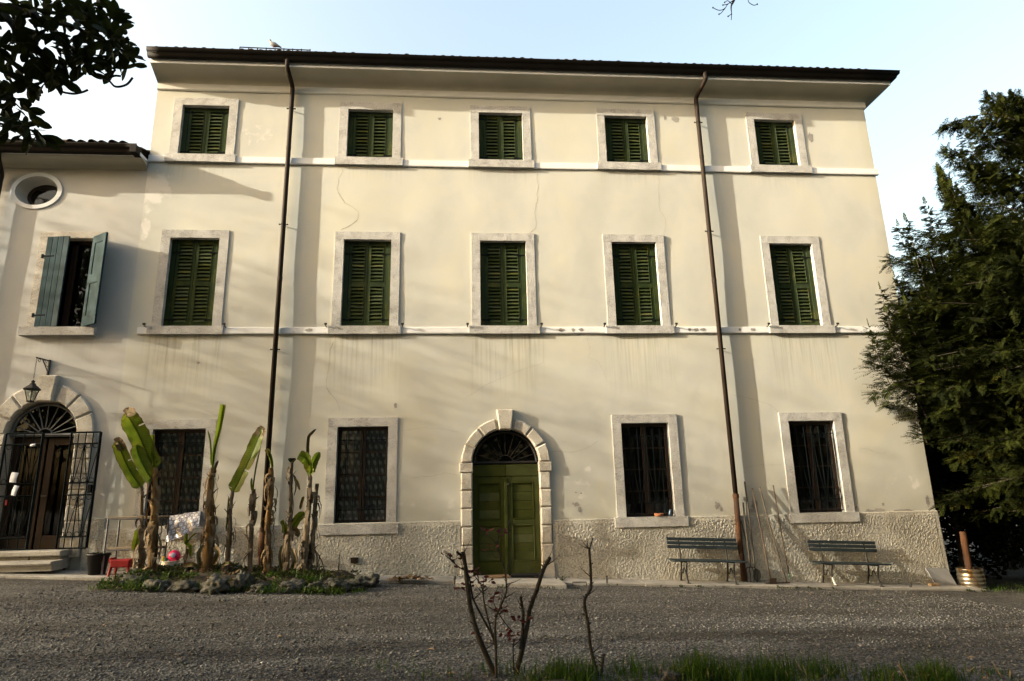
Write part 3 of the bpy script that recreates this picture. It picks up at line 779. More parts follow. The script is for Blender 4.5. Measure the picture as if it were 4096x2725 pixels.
# ---------------------------------------------------------------- ground floor windows: grille, casement, curtain
def barred_window(parent, cx, curtain, darkroom=True):
    a, b, c = ROWS['g']; h = b-a
    fr = MB(); y0, y1 = .135, .185
    for s in (-1, 1):
        fr.box(cx+s*(OW-.03)-.03, cx+s*(OW-.03)+.03, y0, y1, a, b, .004)
        fr.box(min(cx+s*.002, cx+s*.058), max(cx+s*.002, cx+s*.058), y0-.012, y1, a+.05, b-.05, .004)
    fr.box(cx-OW+.06, cx+OW-.06, y0, y1, a, a+.075, .004); fr.box(cx-OW+.06, cx+OW-.06, y0, y1, b-.07, b, .004)
    for k in (1, 2, 3):
        z = a+.075+(h-.145)*k/4
        for s in (-1, 1):
            p, q = sorted((cx+s*.058, cx+s*(OW-.06))); fr.box(p, q, y0+.005, y1-.005, z-.013, z+.013)
    w = fr.build('window', M['wood_dark'], parent)
    for k in range(4):
        for s in (-1, 1):
            p, q = sorted((cx+s*.05, cx+s*(OW-.05))); z = a+.075+(h-.145)*k/4
            MB().add([(p, .16, z), (q, .16, z), (q, .16, z+(h-.145)/4), (p, .16, z+(h-.145)/4)], [(0,1,2,3)]).build('pane', M['glass'], w)
    n = 48; V = []; F = []
    for j in (0, 1):
        for i in range(n+1):
            x = cx-OW+2*OW*i/n; V.append((x, .205+.009*math.sin(x*42)+.005*math.sin(x*17), a if j == 0 else b))
    F = [(i, i+1, n+2+i, n+1+i) for i in range(n)]
    MB().add(V, F).build('curtain', curtain, parent, True)
    # grille: two rails, uprights drawn together like reeds, scrolls
    y = .045; W_ = OW-.03
    gm = MB()
    zr0, zr1 = a+.04, b-.03
    zt, zl = b-.27, a+.27
    for s in (-1, 1): gm.bar((cx+s*W_, y, zr0), (cx+s*W_, y, zr1), .016)
    for z in (zr0, zl, zt): gm.bar((cx-W_, y, z), (cx+W_, y, z), .014)
    gr = gm.build('grille', M['iron'], parent)
    for k in (-2, -1, 0, 1, 2):
        x = cx+k*.165
        MB().tube([(x, y-.004, zr0), (x, y-.004, zr1-.1)], .0085, 5).build('bar', M['iron'], gr)
    for k in (-1, 0, 1):
        x = cx+k*.33
        for s in (-1, 1):
            if abs(x+s*.15-cx) > W_: continue
            MB().tube([(x+s*.006, y-.012, zt-.06), (x+s*.05, y-.012, (zt+zl)/2), (x+s*.15, y-.012, zl+.05)], .0055, 5).build('bar', M['iron'], gr)
    for k in range(6):
        x = cx-W_+.08+k*(2*W_-.16)/5
        MB().ring((x, y-.01, zl+.055), .042, .006, 12, -90, 200).build('scroll', M['iron'], gr)
        MB().ring((x, y-.01, zt-.05), .042, .006, 12, -200, 90).build('scroll', M['iron'], gr)
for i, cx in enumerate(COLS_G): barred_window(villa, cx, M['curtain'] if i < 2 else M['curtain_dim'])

# ---------------------------------------------------------------- main doorway
def arch_poly(cx, cz, r0, r1, a0, a1, n=5):
    P = [(cx+r0*math.cos(R(a0+(a1-a0)*i/n)), cz+r0*math.sin(R(a0+(a1-a0)*i/n))) for i in range(n+1)]
    return P+[(cx+r1*math.cos(R(a1-(a1-a0)*i/n)), cz+r1*math.sin(R(a1-(a1-a0)*i/n))) for i in range(n+1)]
def doorway(parent, cx, cz, r0, th, key, keyw, zbase, nblk, proud, mat, yb=.25, imp_h=.19, jamb_in=.0, right_only=False):
    """rusticated arch: keystone, voussoirs, imposts, jamb blocks, bases"""
    khalf = math.degrees(math.asin(keyw[1]/2/(r0+.03)))+1.0
    kz0 = cz+r0*math.cos(R(khalf))-.005
    MB().prism([(cx-keyw[1]/2, kz0), (cx+keyw[1]/2, kz0), (cx+keyw[0]/2, key), (cx-keyw[0]/2, key)], -proud-.05, yb, .022, .03).build('keystone', M[mat], parent)
    span = (90-khalf-2.0)/3
    for s in (0, 1):
        for k in range(3):
            a0, a1 = k*span+.9, (k+1)*span-.9
            if s: a0, a1 = 180-a1, 180-a0
            rr = r0+th+rnd(-.008, .008)
            pl = arch_poly(cx, cz, r0+.004, rr, a0, a1)
            MB().prism(pl, -proud+rnd(-.004, .004), yb, .024, .028).build('voussoir', M[mat], parent)
            # the recessed joint behind
    pl = arch_poly(cx, cz, r0+.012, r0+th-.02, 0, 180, 24)
    MB().prism(pl, -proud+.045, yb-.01).build('arch_ring', M[mat], parent)
    for s in (-1, 1):
        p, q = sorted((cx+s*(r0-.012), cx+s*(r0+th+.03)))
        MB().box(p, q, -proud-.012, yb, cz-imp_h, cz-.002, .012).build('impost', M[mat], parent)
        zb = zbase+.22; H = cz-imp_h-zb
        p, q = sorted((cx+s*(r0+.008), cx+s*(r0+th-.012)))
        MB().box(p, q, -proud+.04, yb-.01, zbase, cz-imp_h-.002).build('jamb_core', M[mat], parent)
        for k in range(nblk):
            z0 = zb+H*k/nblk+.006; z1 = zb+H*(k+1)/nblk-.006
            e = rnd(-.008, .008)
            p, q = sorted((cx+s*r0, cx+s*(r0+th+e)))
            MB().box(p, q, -proud+rnd(-.004, .004), yb, z0, z1, .024).build('jamb_block', M[mat], parent)
        p, q = sorted((cx+s*(r0-.005), cx+s*(r0+th+.025)))
        MB().box(p, q, -proud-.015, yb, zbase-.15, zbase+.214, .014).build('base_block', M[mat], parent)
doorway(villa, DX, DZ, DR, .228, 3.40, (.36, .25), g(DX)+.08, 5, .06, 'arch_stone')
def fanlight(parent, cx, cz, r, y, nspoke, mat, barw, hub, rim=True, glass='glass'):
    m = MB(); m.ring((cx, y, cz), r-.03, .028, 40, 0, 180); m.bar((cx-r, y, cz+.02), (cx+r, y, cz+.02), .05)
    f = m.build('fanlight', mat, parent)
    m = MB(); m.ring((cx, y-.01, cz), hub, barw*.8, 24, 0, 180); m.build('hub_ring', mat, f)
    for k in range(nspoke):
        a = R(180*(k+1)/(nspoke+1))
        MB().bar((cx+hub*math.cos(a), y-.01, cz+hub*math.sin(a)), (cx+(r-.02)*math.cos(a), y-.01, cz+(r-.02)*math.sin(a)), barw).build('spoke', mat, f)
    n = 24; V = [(cx, y+.02, cz)]+[(cx+r*math.cos(math.pi*i/n), y+.02, cz+r*math.sin(math.pi*i/n)) for i in range(n+1)]
    MB().add(V, [(0, i+1, i+2) for i in range(n)]).build('pane', M[glass], f)
fanlight(villa, DX, DZ-.02, DR, .13, 9, M['black_iron'], .010, .17)
MB().box(DX-DR-.2, DX+DR+.2, .3, .34, g(DX), DZ+DR+.2).build('hall_backing', M['room'], villa)  # near-black sheet in place of the unlit hall behind the fanlight
def door_leaf(s):
    z0, z1 = g(DX)+.085, 2.27; x0, x1 = sorted((DX+s*.004, DX+s*(DR-.004)))
    y = .10; m = MB(); w = x1-x0
    top = 2.03
    m.box(x0, x1, y-.01, y+.05, top+.006, z1, .006)               # fixed head board
    pan = [(z0+.24, z0+.95), (z0+1.05, top-.12)]
    m.box(x0, x0+.11, y, y+.05, z0, top, .005); m.box(x1-.11, x1, y, y+.05, z0, top, .005)
    zs = [z0, pan[0][0], pan[0][1], pan[1][0], pan[1][1], top]
    for k in (0, 2, 4): m.box(x0+.11, x1-.11, y, y+.05, zs[k], zs[k+1], .005)
    d = m.build('door', M['door'], villa)
    for (a, b) in pan:
        # boards lying in the panel, with open joints
        n = 6 if b-a > .9 else 4; zz = a+.02
        fr = MB()
        for (p, q, r_, t_) in ((x0+.11, x0+.135, a, b), (x1-.135, x1-.11, a, b), (x0+.135, x1-.135, a, a+.025), (x0+.135, x1-.135, b-.025, b)): fr.box(p, q, y-.008, y+.03, r_, t_, .007)
        fr.build('panel_moulding', M['door'], d)
        for k in range(n):
            za, zb = a+.025+(b-a-.05)*k/n, a+.025+(b-a-.05)*(k+1)/n
            MB().box(x0+.137, x1-.137, y+.014+rnd(0, .004), y+.03, za+.002, zb-.003, .004).build('board', M['door'], d)
    return d
dl = door_leaf(-1); dr = door_leaf(1)
m = MB().box(DX-.035, DX+.030, .075, .10, g(DX)+.1, 2.0, .008); m.build('meeting_stile', M['door'], dr)
hk = MB().lathe([(.0, 0), (.02, .004), (.028, .02), (.02, .035), (0, .04)], (0, 0, 0), 10); hk.v = [(x+DX+.05, -z+.098, y+1.92-.05) for x, y, z in hk.v]; hk.build('knob', M['black_iron'], dr)
MB().box(DX+.045, DX+.075, .068, .1, 1.06, 1.14, .004).build('handle', M['black_iron'], dr)
MB().box(DX+.05, DX+.07, .09, .1, .93, .985, .002).build('keyhole_plate', M['black_iron'], dr)

# ---------------------------------------------------------------- downpipes
def downpipe(parent, x, xo, zbot, rust_z, clamps, label=None):
    r = .05
    pts = smooth_path([(xo, -.53, 11.30), (xo, -.53, 11.20), (xo, -.50, 11.12), (xo+(x-xo)*.8, -.20, 10.96), (x, -.115, 10.88), (x, -.10, 10.75)], 5)
    m = MB().tube(pts+[(x, -.10, 8.9), (x, -.10, rust_z)], r, 14)
    p = m.build('downpipe', M['pipe'], parent, True)
    MB().tube([(x, -.10, rust_z+.02), (x, -.10, rust_z-.06)], r*1.28, 14).build('pipe_collar', M['rust'], p)
    MB().tube([(x, -.10, rust_z-.05), (x-.015, -.10, (rust_z+zbot)/2), (x, -.105, zbot)], r*1.12, 14).build('cast_iron_foot', M['rust'], p, True)
    for z in clamps:
        m = MB().tube([(x, -.10, z-.012), (x, -.10, z+.012)], r*1.14, 14)
        m.bar((x-r*1.75, -.10, z), (x+r*1.75, -.10, z), .016); m.bar((x, -.05, z), (x, .02, z), .016)
        for s in (-1, 1): m.box(x+s*r*1.75-.012, x+s*r*1.75+.012, -.112, -.088, z-.013, z+.013)
        m.build('pipe_clamp', M['gutter'], p)
    for z in (9.35, 6.25): MB().tube([(x, -.10, z-.045), (x, -.10, z+.045)], r*1.07, 14).build('pipe_joint', M['pipe'], p)
downpipe(villa, -3.84, -3.87, g(-3.8)-.05, 1.12, (10.35, 7.5, 4.7))
downpipe(villa, 5.70, 5.80, g(5.7)+.0, 1.56, (10.25, 7.45, 4.68))

# ---------------------------------------------------------------- cracks, bare patches, the scar by the seam
def crack(pts, w=.006):
    P = []
    for a, b in zip(pts[:-1], pts[1:]):
        n = max(2, int((b-a).length/.05))
        for i in range(n): P.append(a.lerp(b, i/n)+Vector((rnd(-.01, .01), 0, rnd(-.008, .008))))
    P.append(pts[-1]); V = []; F = []
    for i, p in enumerate(P):
        ww = w*(.35+.9*abs(nz(i*.35, w*900)))*(.4 if i in (0, len(P)-1) else 1)
        d = (P[min(i+1, len(P)-1)]-P[max(i-1, 0)]); n = Vector((-d.z, 0, d.x)).normalized()
        for s in (-1, 1):
            q = p+n*ww*s*.5; V.append((q.x, U(q.x, q.z)-.0035, q.z))
    F = [(2*i, 2*i+2, 2*i+3, 2*i+1) for i in range(len(P)-1)]
    MB().add(V, F).build('crack', M['crack'], villa)
crack([zA(x, y, 0) for x, y in ((1600,1010),(1612,1050),(1580,1100),(1565,1190),(1590,1250),(1630,1300),(1690,1330),(1735,1370),(1725,1430),(1660,1480),(1590,1510))], .010)
crack([zB(x, y, 0) for x, y in ((880,950),(878,1010),(890,1080),(875,1130),(888,1160),(868,1220),(860,1280),(872,1340),(868,1400),(820,1435))], .010)
crack([zB(x, y, 0) for x, y in ((1840,1010),(1830,1100),(1840,1250),(1890,1330),(1885,1420),(1870,1440))], .005)
crack([zE(x, y, 0) for x, y in ((1640,1075),(1610,1150),(1600,1280),(1578,1440),(1605,1520))], .007)
crack([zH(x, y, 0) for x, y in ((700,305),(850,280),(1000,290),(1100,310))], .004)
crack([zH(x, y, 0) for x, y in ((780,630),(930,615),(1010,595),(1110,610))], .006)
crack([zH(x, y, 0) for x, y in ((1760,445),(1900,452),(2000,425),(2080,370))], .006)
crack([zH(x, y, 0) for x, y in ((180,0),(215,50),(255,90),(275,160))], .007)
crack([zF(x, y, 0) for x, y in ((1085,1040),(1100,1150),(1095,1260),(900,1320),(620,1440),(430,1560))], .004)
crack([zF(x, y, 0) for x, y in ((1455,1030),(1490,1160),(1470,1210),(1560,1250),(1620,1380))], .004)
crack([zI(x, y, 0) for x, y in ((1000,50),(1150,80),(1270,120),(1330,170))], .005)
crack([zI(x, y, 0) for x, y in ((1360,540),(1200,540),(1090,560))], .004)
crack([zI(x, y, 0) for x, y in ((1890,420),(1960,430),(2020,460),(2080,455))], .004)
def bare(cx, cz, rx, rz, seed, mat='bare'):
    n = 22; V = []
    for i in range(n):
        a = 2*math.pi*i/n; k = 1+.55*nz(seed, math.cos(a)*1.6, math.sin(a)*1.6)+.25*nz(seed+5, math.cos(a)*4, math.sin(a)*4)
        x, z = cx+rx*k*math.cos(a), cz+rz*k*math.sin(a); V.append((x, U(x, z)-.003, z))
    MB().add(V, [tuple(range(n))]).build('bare_patch', M[mat], villa)
for i, (cx, cz, rx, rz) in enumerate(((5.32,1.36,.05,.07),(5.40,1.28,.03,.04),(6.13,1.36,.07,.10),(6.1,1.23,.09,.05),(2.36,1.44,.05,.04),(2.42,1.34,.035,.05),(2.29,1.46,.02,.02),(2.36,1.68,.02,.015),(2.47,1.66,.02,.015),
    (5.18,10.38,.09,.07),(4.93,10.42,.03,.05),(8.52,9.98,.06,.14),(-.47,10.25,.035,.035),(-2.06+1.2,9.1,.0,.0),(8.35,1.22,.05,.06),(8.62,1.17,.10,.03),(8.85,1.18,.12,.035),(8.95,1.3,.03,.03),(9.4,1.165,.2,.02),(-5.4,4.45,.035,.03),(-1.35,3.52,.03,.06),(9.95,1.35,.04,.12))):
    if rx > 0: bare(cx, cz, rx, rz, i*3.7)
for i, (cx, rx) in enumerate(((2.2,.07),(2.45,.04),(2.62,.05),(5.2,.05),(5.35,.07),(6.2,.03),(6.5,.05),(-3.2,.08),(5.05,.03))):
    n = 14; V = []
    for k in range(n):
        a = 2*math.pi*k/n; q = 1+.5*nz(i*2.2, math.cos(a)*2, math.sin(a)*2); V.append((cx+rx*q*math.cos(a), -.0425, 5.13+.035*q*math.sin(a)))
    MB().add(V, [tuple(range(n))]).build('bare_patch', M['concrete'], villa)
# ---------------------------------------------------------------- the lower house on the left
house = empty('farmhouse', (-9.5, 0, 0), 'lower beige house on the left with open teal shutters, oval window and arched doorway', 'house')
HX, HZ, HR = -8.26, 3.02, .665           # its arched doorway
LWX = -8.24                              # its window
OVX, OVZ = -9.12, 8.265                  # oval window
def hole2(x, z):
    if abs(x-HX) < HR+.14 and z < HZ: return True
    if z >= HZ and math.hypot(x-HX, z-HZ) < HR+.14: return True
    if abs(x-LWX) < .50 and 5.12 < z < 7.22: return True
    if ((x-OVX)/.50)**2+((z-OVZ)/.395)**2 < 1: return True
    return False
def stain2(x, z):
    r = b = gc = 0.0
    if abs(x-LWX) < .8 and z < 5.02: r = .25*max(0, 1-(5.02-z)/.8)
    if z > 8.4: b = .3*(z-8.4)/.5  # darker towards the eave
    if z < 1.9: b = max(b, .25*(1-(z-1.2)/.7))
    return r, gc, b
LX0 = -14.5
wall_grid('wall', LX0, XL+.06, .3, 8.98, .06, hole2, lambda x, z: U(x, z)+.004, stain2, M['wall2'], house)
MB().box(LX0, LX0+.3, .05, 9, 0, 8.98).build('side_wall', M['wall2'], house)
MB().box(LX0+.3, XL-.02, 8.7, 9, 0, 8.98).build('rear_wall', M['wall2'], house)
MB().box(LX0+.31, XL-.02, 1.3, 1.4, 0, 8.9).build('inner_wall', M['room'], house)
# eave: cove, white fascia, gutter, roof
ep = [(.03, 8.80), (-.02, 8.80), (-.03, 8.86), (-.08, 8.90), (-.18, 8.925), (-.36, 8.935)]
fp = [(-.36, 8.935), (-.368, 8.94), (-.368, 9.02), (.2, 9.02)]
def run(prof, name, mat, x0, x1, parent, smooth=True, ends=True):
    n = 30; k = len(prof); V = []
    for i in range(n+1):
        x = x0+(x1-x0)*i/n
        V += [(x, y, z+.004*nz(x*.9, z)) for (y, z) in prof]
    F = [(i*k+j, (i+1)*k+j, (i+1)*k+j+1, i*k+j+1) for i in range(n) for j in range(k-1)]
    if ends: F += [tuple(range(k))[::-1], tuple(n*k+j for j in range(k))]
    return MB().add(V, F).build(name, mat, parent, smooth)
run(ep+[(-.36, 9.0), (.03, 9.0)], 'eave_cove', M['cove'], LX0, XL-.012, house)
run(fp, 'fascia', M['fascia'], LX0, XL-.005, house, False)
g2 = [(y+.085, z-2.34) for (y, z) in gp]
run(g2, 'gutter', M['gutter'], LX0, XL-.02, house)
m = MB(); m.box(XL-.14, XL-.012, -.56, -.30, 8.93, 9.10); m.build('gutter_outlet', M['gutter'], house)
SL2 = math.tan(R(19))
MB().add([(LX0-.2, -.47, 9.09), (XL-.01, -.47, 9.09), (XL-.01, 4.4, 9.06+4.87*SL2), (LX0-.2, 4.4, 9.06+4.87*SL2), (XL-.01, 9.3, 9.06), (LX0-.2, 9.3, 9.06)], [(0,1,2,3), (3,2,4,5)]).build('roof', M['tile'], house)
tiles(house, -11.2, XL-.05, -.45, 9.165, SL2, .215, 2, 6)
ch = MB()
ch.box(-9.95, -9.35, 1.1, 1.6, 9.5, 10.05); ch.box(-10.0, -9.3, 1.05, 1.65, 10.05, 10.12)
ch.build('chimney', M['brick'], house)
dp = MB().tube(smooth_path([(-9.72, -.42, 8.95), (-9.73, -.38, 8.80), (-9.80, -.14, 8.60), (-9.82, -.10, 8.45)], 5)+[(-9.84, -.10, 5.0), (-9.86, -.10, .6)], .05, 12)
dp.build('downpipe', M['pipe'], house, True)
# oval window in a white painted ring
def oval(a, b, y, n=40): return [(OVX+a*math.cos(2*math.pi*i/n), y, OVZ+b*math.sin(2*math.pi*i/n)) for i in range(n)]
def loft(rings, name, mat, parent, smooth=True):
    V = []; F = []; n = len(rings[0])
    for r_ in rings: V += r_
    for k in range(len(rings)-1): F += [(k*n+i, k*n+(i+1) % n, (k+1)*n+(i+1) % n, (k+1)*n+i) for i in range(n)]
    return MB().add(V, F).build(name, mat, parent, smooth)
loft([oval(.53, .425, .03), oval(.53, .425, -.008), oval(.435, .34, -.009), oval(.435, .34, .02)], 'oval_surround', M['trim'], house, False)
loft([oval(.435, .34, -.007), oval(.40, .31, .20), oval(.37, .285, .30)], 'oval_reveal', M['wall2'], house)
rg = oval(.37, .285, .30); rg2 = oval(.30, .22, .29)
fr = loft([rg, rg2, oval(.30, .22, .33)], 'oval_frame', M['wood_dark'], house)
MB().add(oval(.31, .23, .32), [tuple(range(40))]).build('pane', M['glass'], fr)
# window with its shutters thrown open
LZ0, LZ1 = 5.20, 7.19
zz = [5.20, 6.86, 7.17]
for s in (-1, 1):
    x = LWX+s*.56
    h0 = 5.20; cut = 6.86 if s < 0 else 7.0
    for (a, b) in ((h0, cut), (cut+.004, 7.17)):
        place('jamb', stone_mesh('jamb', .15, -.020, .25, b-a, 4.4+a*s, .006, 'arch_stone'), (x, 0, a), house)
place('lintel', stone_mesh('lintel', 1.27, -.022, .25, .14, 2.2, .008, 'arch_stone'), (LWX, 0, 7.172), house)
place('sill', stone_mesh('sill', 1.47, -.12, .25, .175, 6.1, .016), (LWX+.02, 0, 5.022), house)
wf = MB()
for s in (-1, 1):
    wf.box(LWX+s*.45-.035, LWX+s*.45+.035, .16, .21, 5.2, 7.17); wf.box(LWX+s*.03-.028, LWX+s*.03+.028, .16, .21, 5.2, 7.17)
wf.box(LWX-.42, LWX+.42, .16, .21, 5.2, 5.28); wf.box(LWX-.42, LWX+.42, .16, .21, 7.09, 7.17)
w = wf.build('window', M['wood_dark'], house)
for s in (-1, 1):
    MB().add([(LWX+s*.23-.19, .19, 5.26), (LWX+s*.23+.19, .19, 5.26), (LWX+s*.23+.19, .19, 7.1), (LWX+s*.23-.19, .19, 7.1)], [(0,1,2,3)]).build('pane', M['glass'], w)
m = MB().add([(LWX-.45, .30, 5.2), (LWX+.45, .30, 5.2), (LWX+.45, .30, 7.2), (LWX-.45, .30, 7.2)], [(0,1,2,3)])
m.build('curtain', M['curtain_dim'], house)
def board_leaf(w, h, n, back):
    """closed-board shutter leaf built from its hinge edge along +x"""
    parts = []
    for k in range(n):
        m = MB().box(w*k/n+.0015, w*(k+1)/n-.0015, 0, .022, 0, h, .004); parts.append(('board', m))
    f = MB()
    if back:
        for (a, b) in ((0, .10), (w-.10, w)): f.box(a, b, .022, .045, 0, h)
        for (a, b) in ((0, .22), (h*.46, h*.56), (h-.17, h)): f.box(.10, w-.10, .022, .045, a, b)
    return parts, f
def hang(parent, hx, hz, w, h, n, ang, back, hinge):
    """leaf turned about its hinge by ang (0 = shut, opening outwards)"""
    parts, f = board_leaf(w, h, n, back); s = hinge
    def tr(v):
        x, y, z = v
        # +x from the hinge towards the window's middle, y towards the room
        c, sn = math.cos(ang), math.sin(ang)
        X = x*c+y*sn; Y = -x*sn+y*c
        return (hx+s*X, -.02+Y, hz+z)
    f.box(0, .001, .0, .001, 0, .001) if not f.v else None
    root = None
    bk = MB(); bk.box(.0, w, .0221, .03, .0, h); bk.v = [tr(v) for v in bk.v+[]]
    if back:
        f.v = [tr(v) for v in f.v]; f.f += [tuple(i+len(f.v) for i in q) for q in bk.f]; f.v += bk.v
        root = f.build('shutter', M['teal'], parent)
    else: root = bk.build('shutter', M['teal'], parent)
    for nm, m in parts:
        m.v = [tr(v) for v in m.v]; m.build(nm, M['teal'], root)
    for z in (.24, h-.45):
        m = MB().box(-.04, .20, -.006, .001, z, z+.028); m.box(-.07, -.03, -.012, .012, z-.025, z+.06)
        m.v = [tr(v) for v in m.v]; m.build('strap_hinge', M['iron'], root)
hang(house, LWX-.485, 5.205, .485, 1.985, 4, R(8), False, 1)
hang(house, LWX+.485, 5.205, .485, 1.985, 4, R(146), True, -1)
# arched doorway
HZB = .83
doorway(house, HX, HZ, HR, .34, 4.19, (.37, .29), HZB+.0, 6, .06, 'arch_stone', imp_h=.21)
fanlight(house, HX, HZ-.03, HR, .10, 9, M['lead'], .016, .15)
d = MB()
for s in (-1, 1):
    d.box(min(HX+s*.02, HX+s*.14), max(HX+s*.02, HX+s*.14), .22, .27, HZB, HZ-.06, .006); d.box(min(HX+s*.53, HX+s*.66), max(HX+s*.53, HX+s*.66), .22, .27, HZB, HZ-.06, .006)
    d.box(min(HX+s*.14, HX+s*.53), max(HX+s*.14, HX+s*.53), .22, .27, HZB, HZB+.25, .006); d.box(min(HX+s*.14, HX+s*.53), max(HX+s*.14, HX+s*.53), .22, .27, HZ-.2, HZ-.06, .006)
dd = d.build('door', M['wood_door'], house)
for s in (-1, 1):
    p, q = sorted((HX+s*.13, HX+s*.54)); MB().add([(p, .245, HZB+.24), (q, .245, HZB+.24), (q, .245, HZ-.19), (p, .245, HZ-.19)], [(0,1,2,3)]).build('pane', M['glass'], dd)
MB().box(HX+.04, HX+.14, .18, .2, 1.82, 1.84).build('handle', M['lead'], dd)
n = 40; V = []
for j in (0, 1):
    for i in range(n+1):
        x = HX-.62+.50*i/n; V.append((x, .33+.018*math.sin(x*55), HZB+.1 if j == 0 else 3.6))
MB().add(V, [(i, i+1, n+2+i, n+1+i) for i in range(n)]).build('curtain', M['curtain_dim'], house, True)
# wrought iron gate: one leaf shut, one swung back against the wall
def gate_leaf(x0, y0, x1, y1, z0, z1, stile_right):
    """in the upright plane through (x0,y0) and (x1,y1)"""
    A = Vector((x0, y0, 0)); B = Vector((x1, y1, 0))
    def p(u, z): q = A.lerp(B, u); return (q.x, q.y, z)
    fm = MB(); H = z1-z0
    for u, w in ((0, .03), (1, .03)): fm.bar(p(u, z0), p(u, z1), (.045 if (u == 1) == stile_right else w))
    levels = (0, .095, .45, .555, .90, 1)
    for k in levels: fm.bar(p(0, z0+H*k), p(1, z0+H*k), .022)
    root = fm.build('gate', M['iron'], house)
    for u in (.25, .5, .75): MB().bar(p(u, z0), p(u, z1), .016).build('bar', M['iron'], root)
    for (ka, kb) in ((.555, .90), (.095, .45)):
        for u0, u1 in ((0, .22), (.5, .28), (.5, .72), (1, .78)):
            MB().bar(p(u0, z0+H*(kb if ka > .5 else kb)), p(u1, z0+H*ka), .012).build('bar', M['iron'], root)
    for k, sg in ((.90, -1), (.555, 1), (.45, -1), (.095, 1)):
        for u in (.125, .375, .625, .875):
            c = A.lerp(B, u); m = MB()
            pts = [(c.x+.045*math.cos(R(a))*(B-A).normalized().x, c.y-.004, z0+H*k+sg*(.045+.045*math.sin(R(a))*1)) for a in range(-80, 221, 30)]
            m.tube(pts, .006, 4); m.build('scroll', M['iron'], root)
    return root
gl = gate_leaf(-8.86, -.09, -8.17, -.10, .85, 3.03, True)
gr_ = gate_leaf(-7.64, -.10, -7.06, -.16, .85, 3.03, True)
MB().box(-7.16, -7.10, -.19, -.13, 1.86, 2.02).build('lock_box', M['iron'], gr_)
# plinth piece, steps
plinth(house, -7.20, XL+.03, 1.38, margin=(.05, .06))
stm = MB().box(-11.5, -7.36, -.42, .06, HZB-.10, HZB, .02); st = stm.build('doorstep', M['wornstone'], house)
for k, (a, b) in enumerate(((-11.5, -9.8), (-9.79, -8.55), (-8.54, -7.95), (-7.94, -7.40))):
    MB().box(a, b, -.37+.01*k, .05, .5, HZB-.105, .015).build('riser_stone', M['wornstone'], st)
V = []
lp = [(-.40, .50), (-.74, .50), (-.76, .59), (-.80, .605), (-.815, .63), (-.80, .655), (-.75, .665), (-.40, .67)]
lo = MB(); k = len(lp)
lo.add([(-11.5, y, z) for y, z in lp]+[(-7.30+(.0 if y > -.75 else 0), y, z) for y, z in lp], [(j, k+j, k+j+1, j+1) for j in range(k-1)]+[tuple(range(k)), tuple(range(2*k-1, k-1, -1))])
lo.build('lower_step', M['wornstone'], house)

# ---------------------------------------------------------------- pavement along the walls
pav = empty('pavement', (0, -.4, 0)); pav['kind'] = 'structure'
def slab(x0, x1, y0, y1, th, parent=pav, name='slab', mat='concrete'):
    n = max(1, int((x1-x0)/.3)); V = []; F = []
    for i in range(n+1):
        x = x0+(x1-x0)*i/n; e = .012*nz(x*3, y0); t = g(x)+th+.004*nz(x*2, 8)
        V += [(x, y1, t+.006), (x, y0+e+.012, t), (x, y0+e, t-.012), (x, y0+e, t-.16)]
    F = [(i*4+j, (i+1)*4+j, (i+1)*4+j+1, i*4+j+1) for i in range(n) for j in range(3)]
    F += [(0,1,2,3), tuple(n*4+j for j in (3,2,1,0))]
    return MB().add(V, F).build(name, M[mat], parent)
ed = [-1.95, -.12, 1.93, 3.5, 5.0, 6.6, 8.2, 10.35]
for a, b in zip(ed[:-1], ed[1:]):
    if a == -.12: continue
    slab(a, b-.012, -.72+rnd(-.03, .03), -.02, .038)
slab(-.10, 1.90, -1.25, -.02, .062, name='door_slab', mat='wornstone')
ed = [-11.5, -9.4, -7.9, -6.9, -5.9]
for a, b in zip(ed[:-1], ed[1:]): slab(a, b-.012, -1.02, -.03, .035, mat='wornstone')
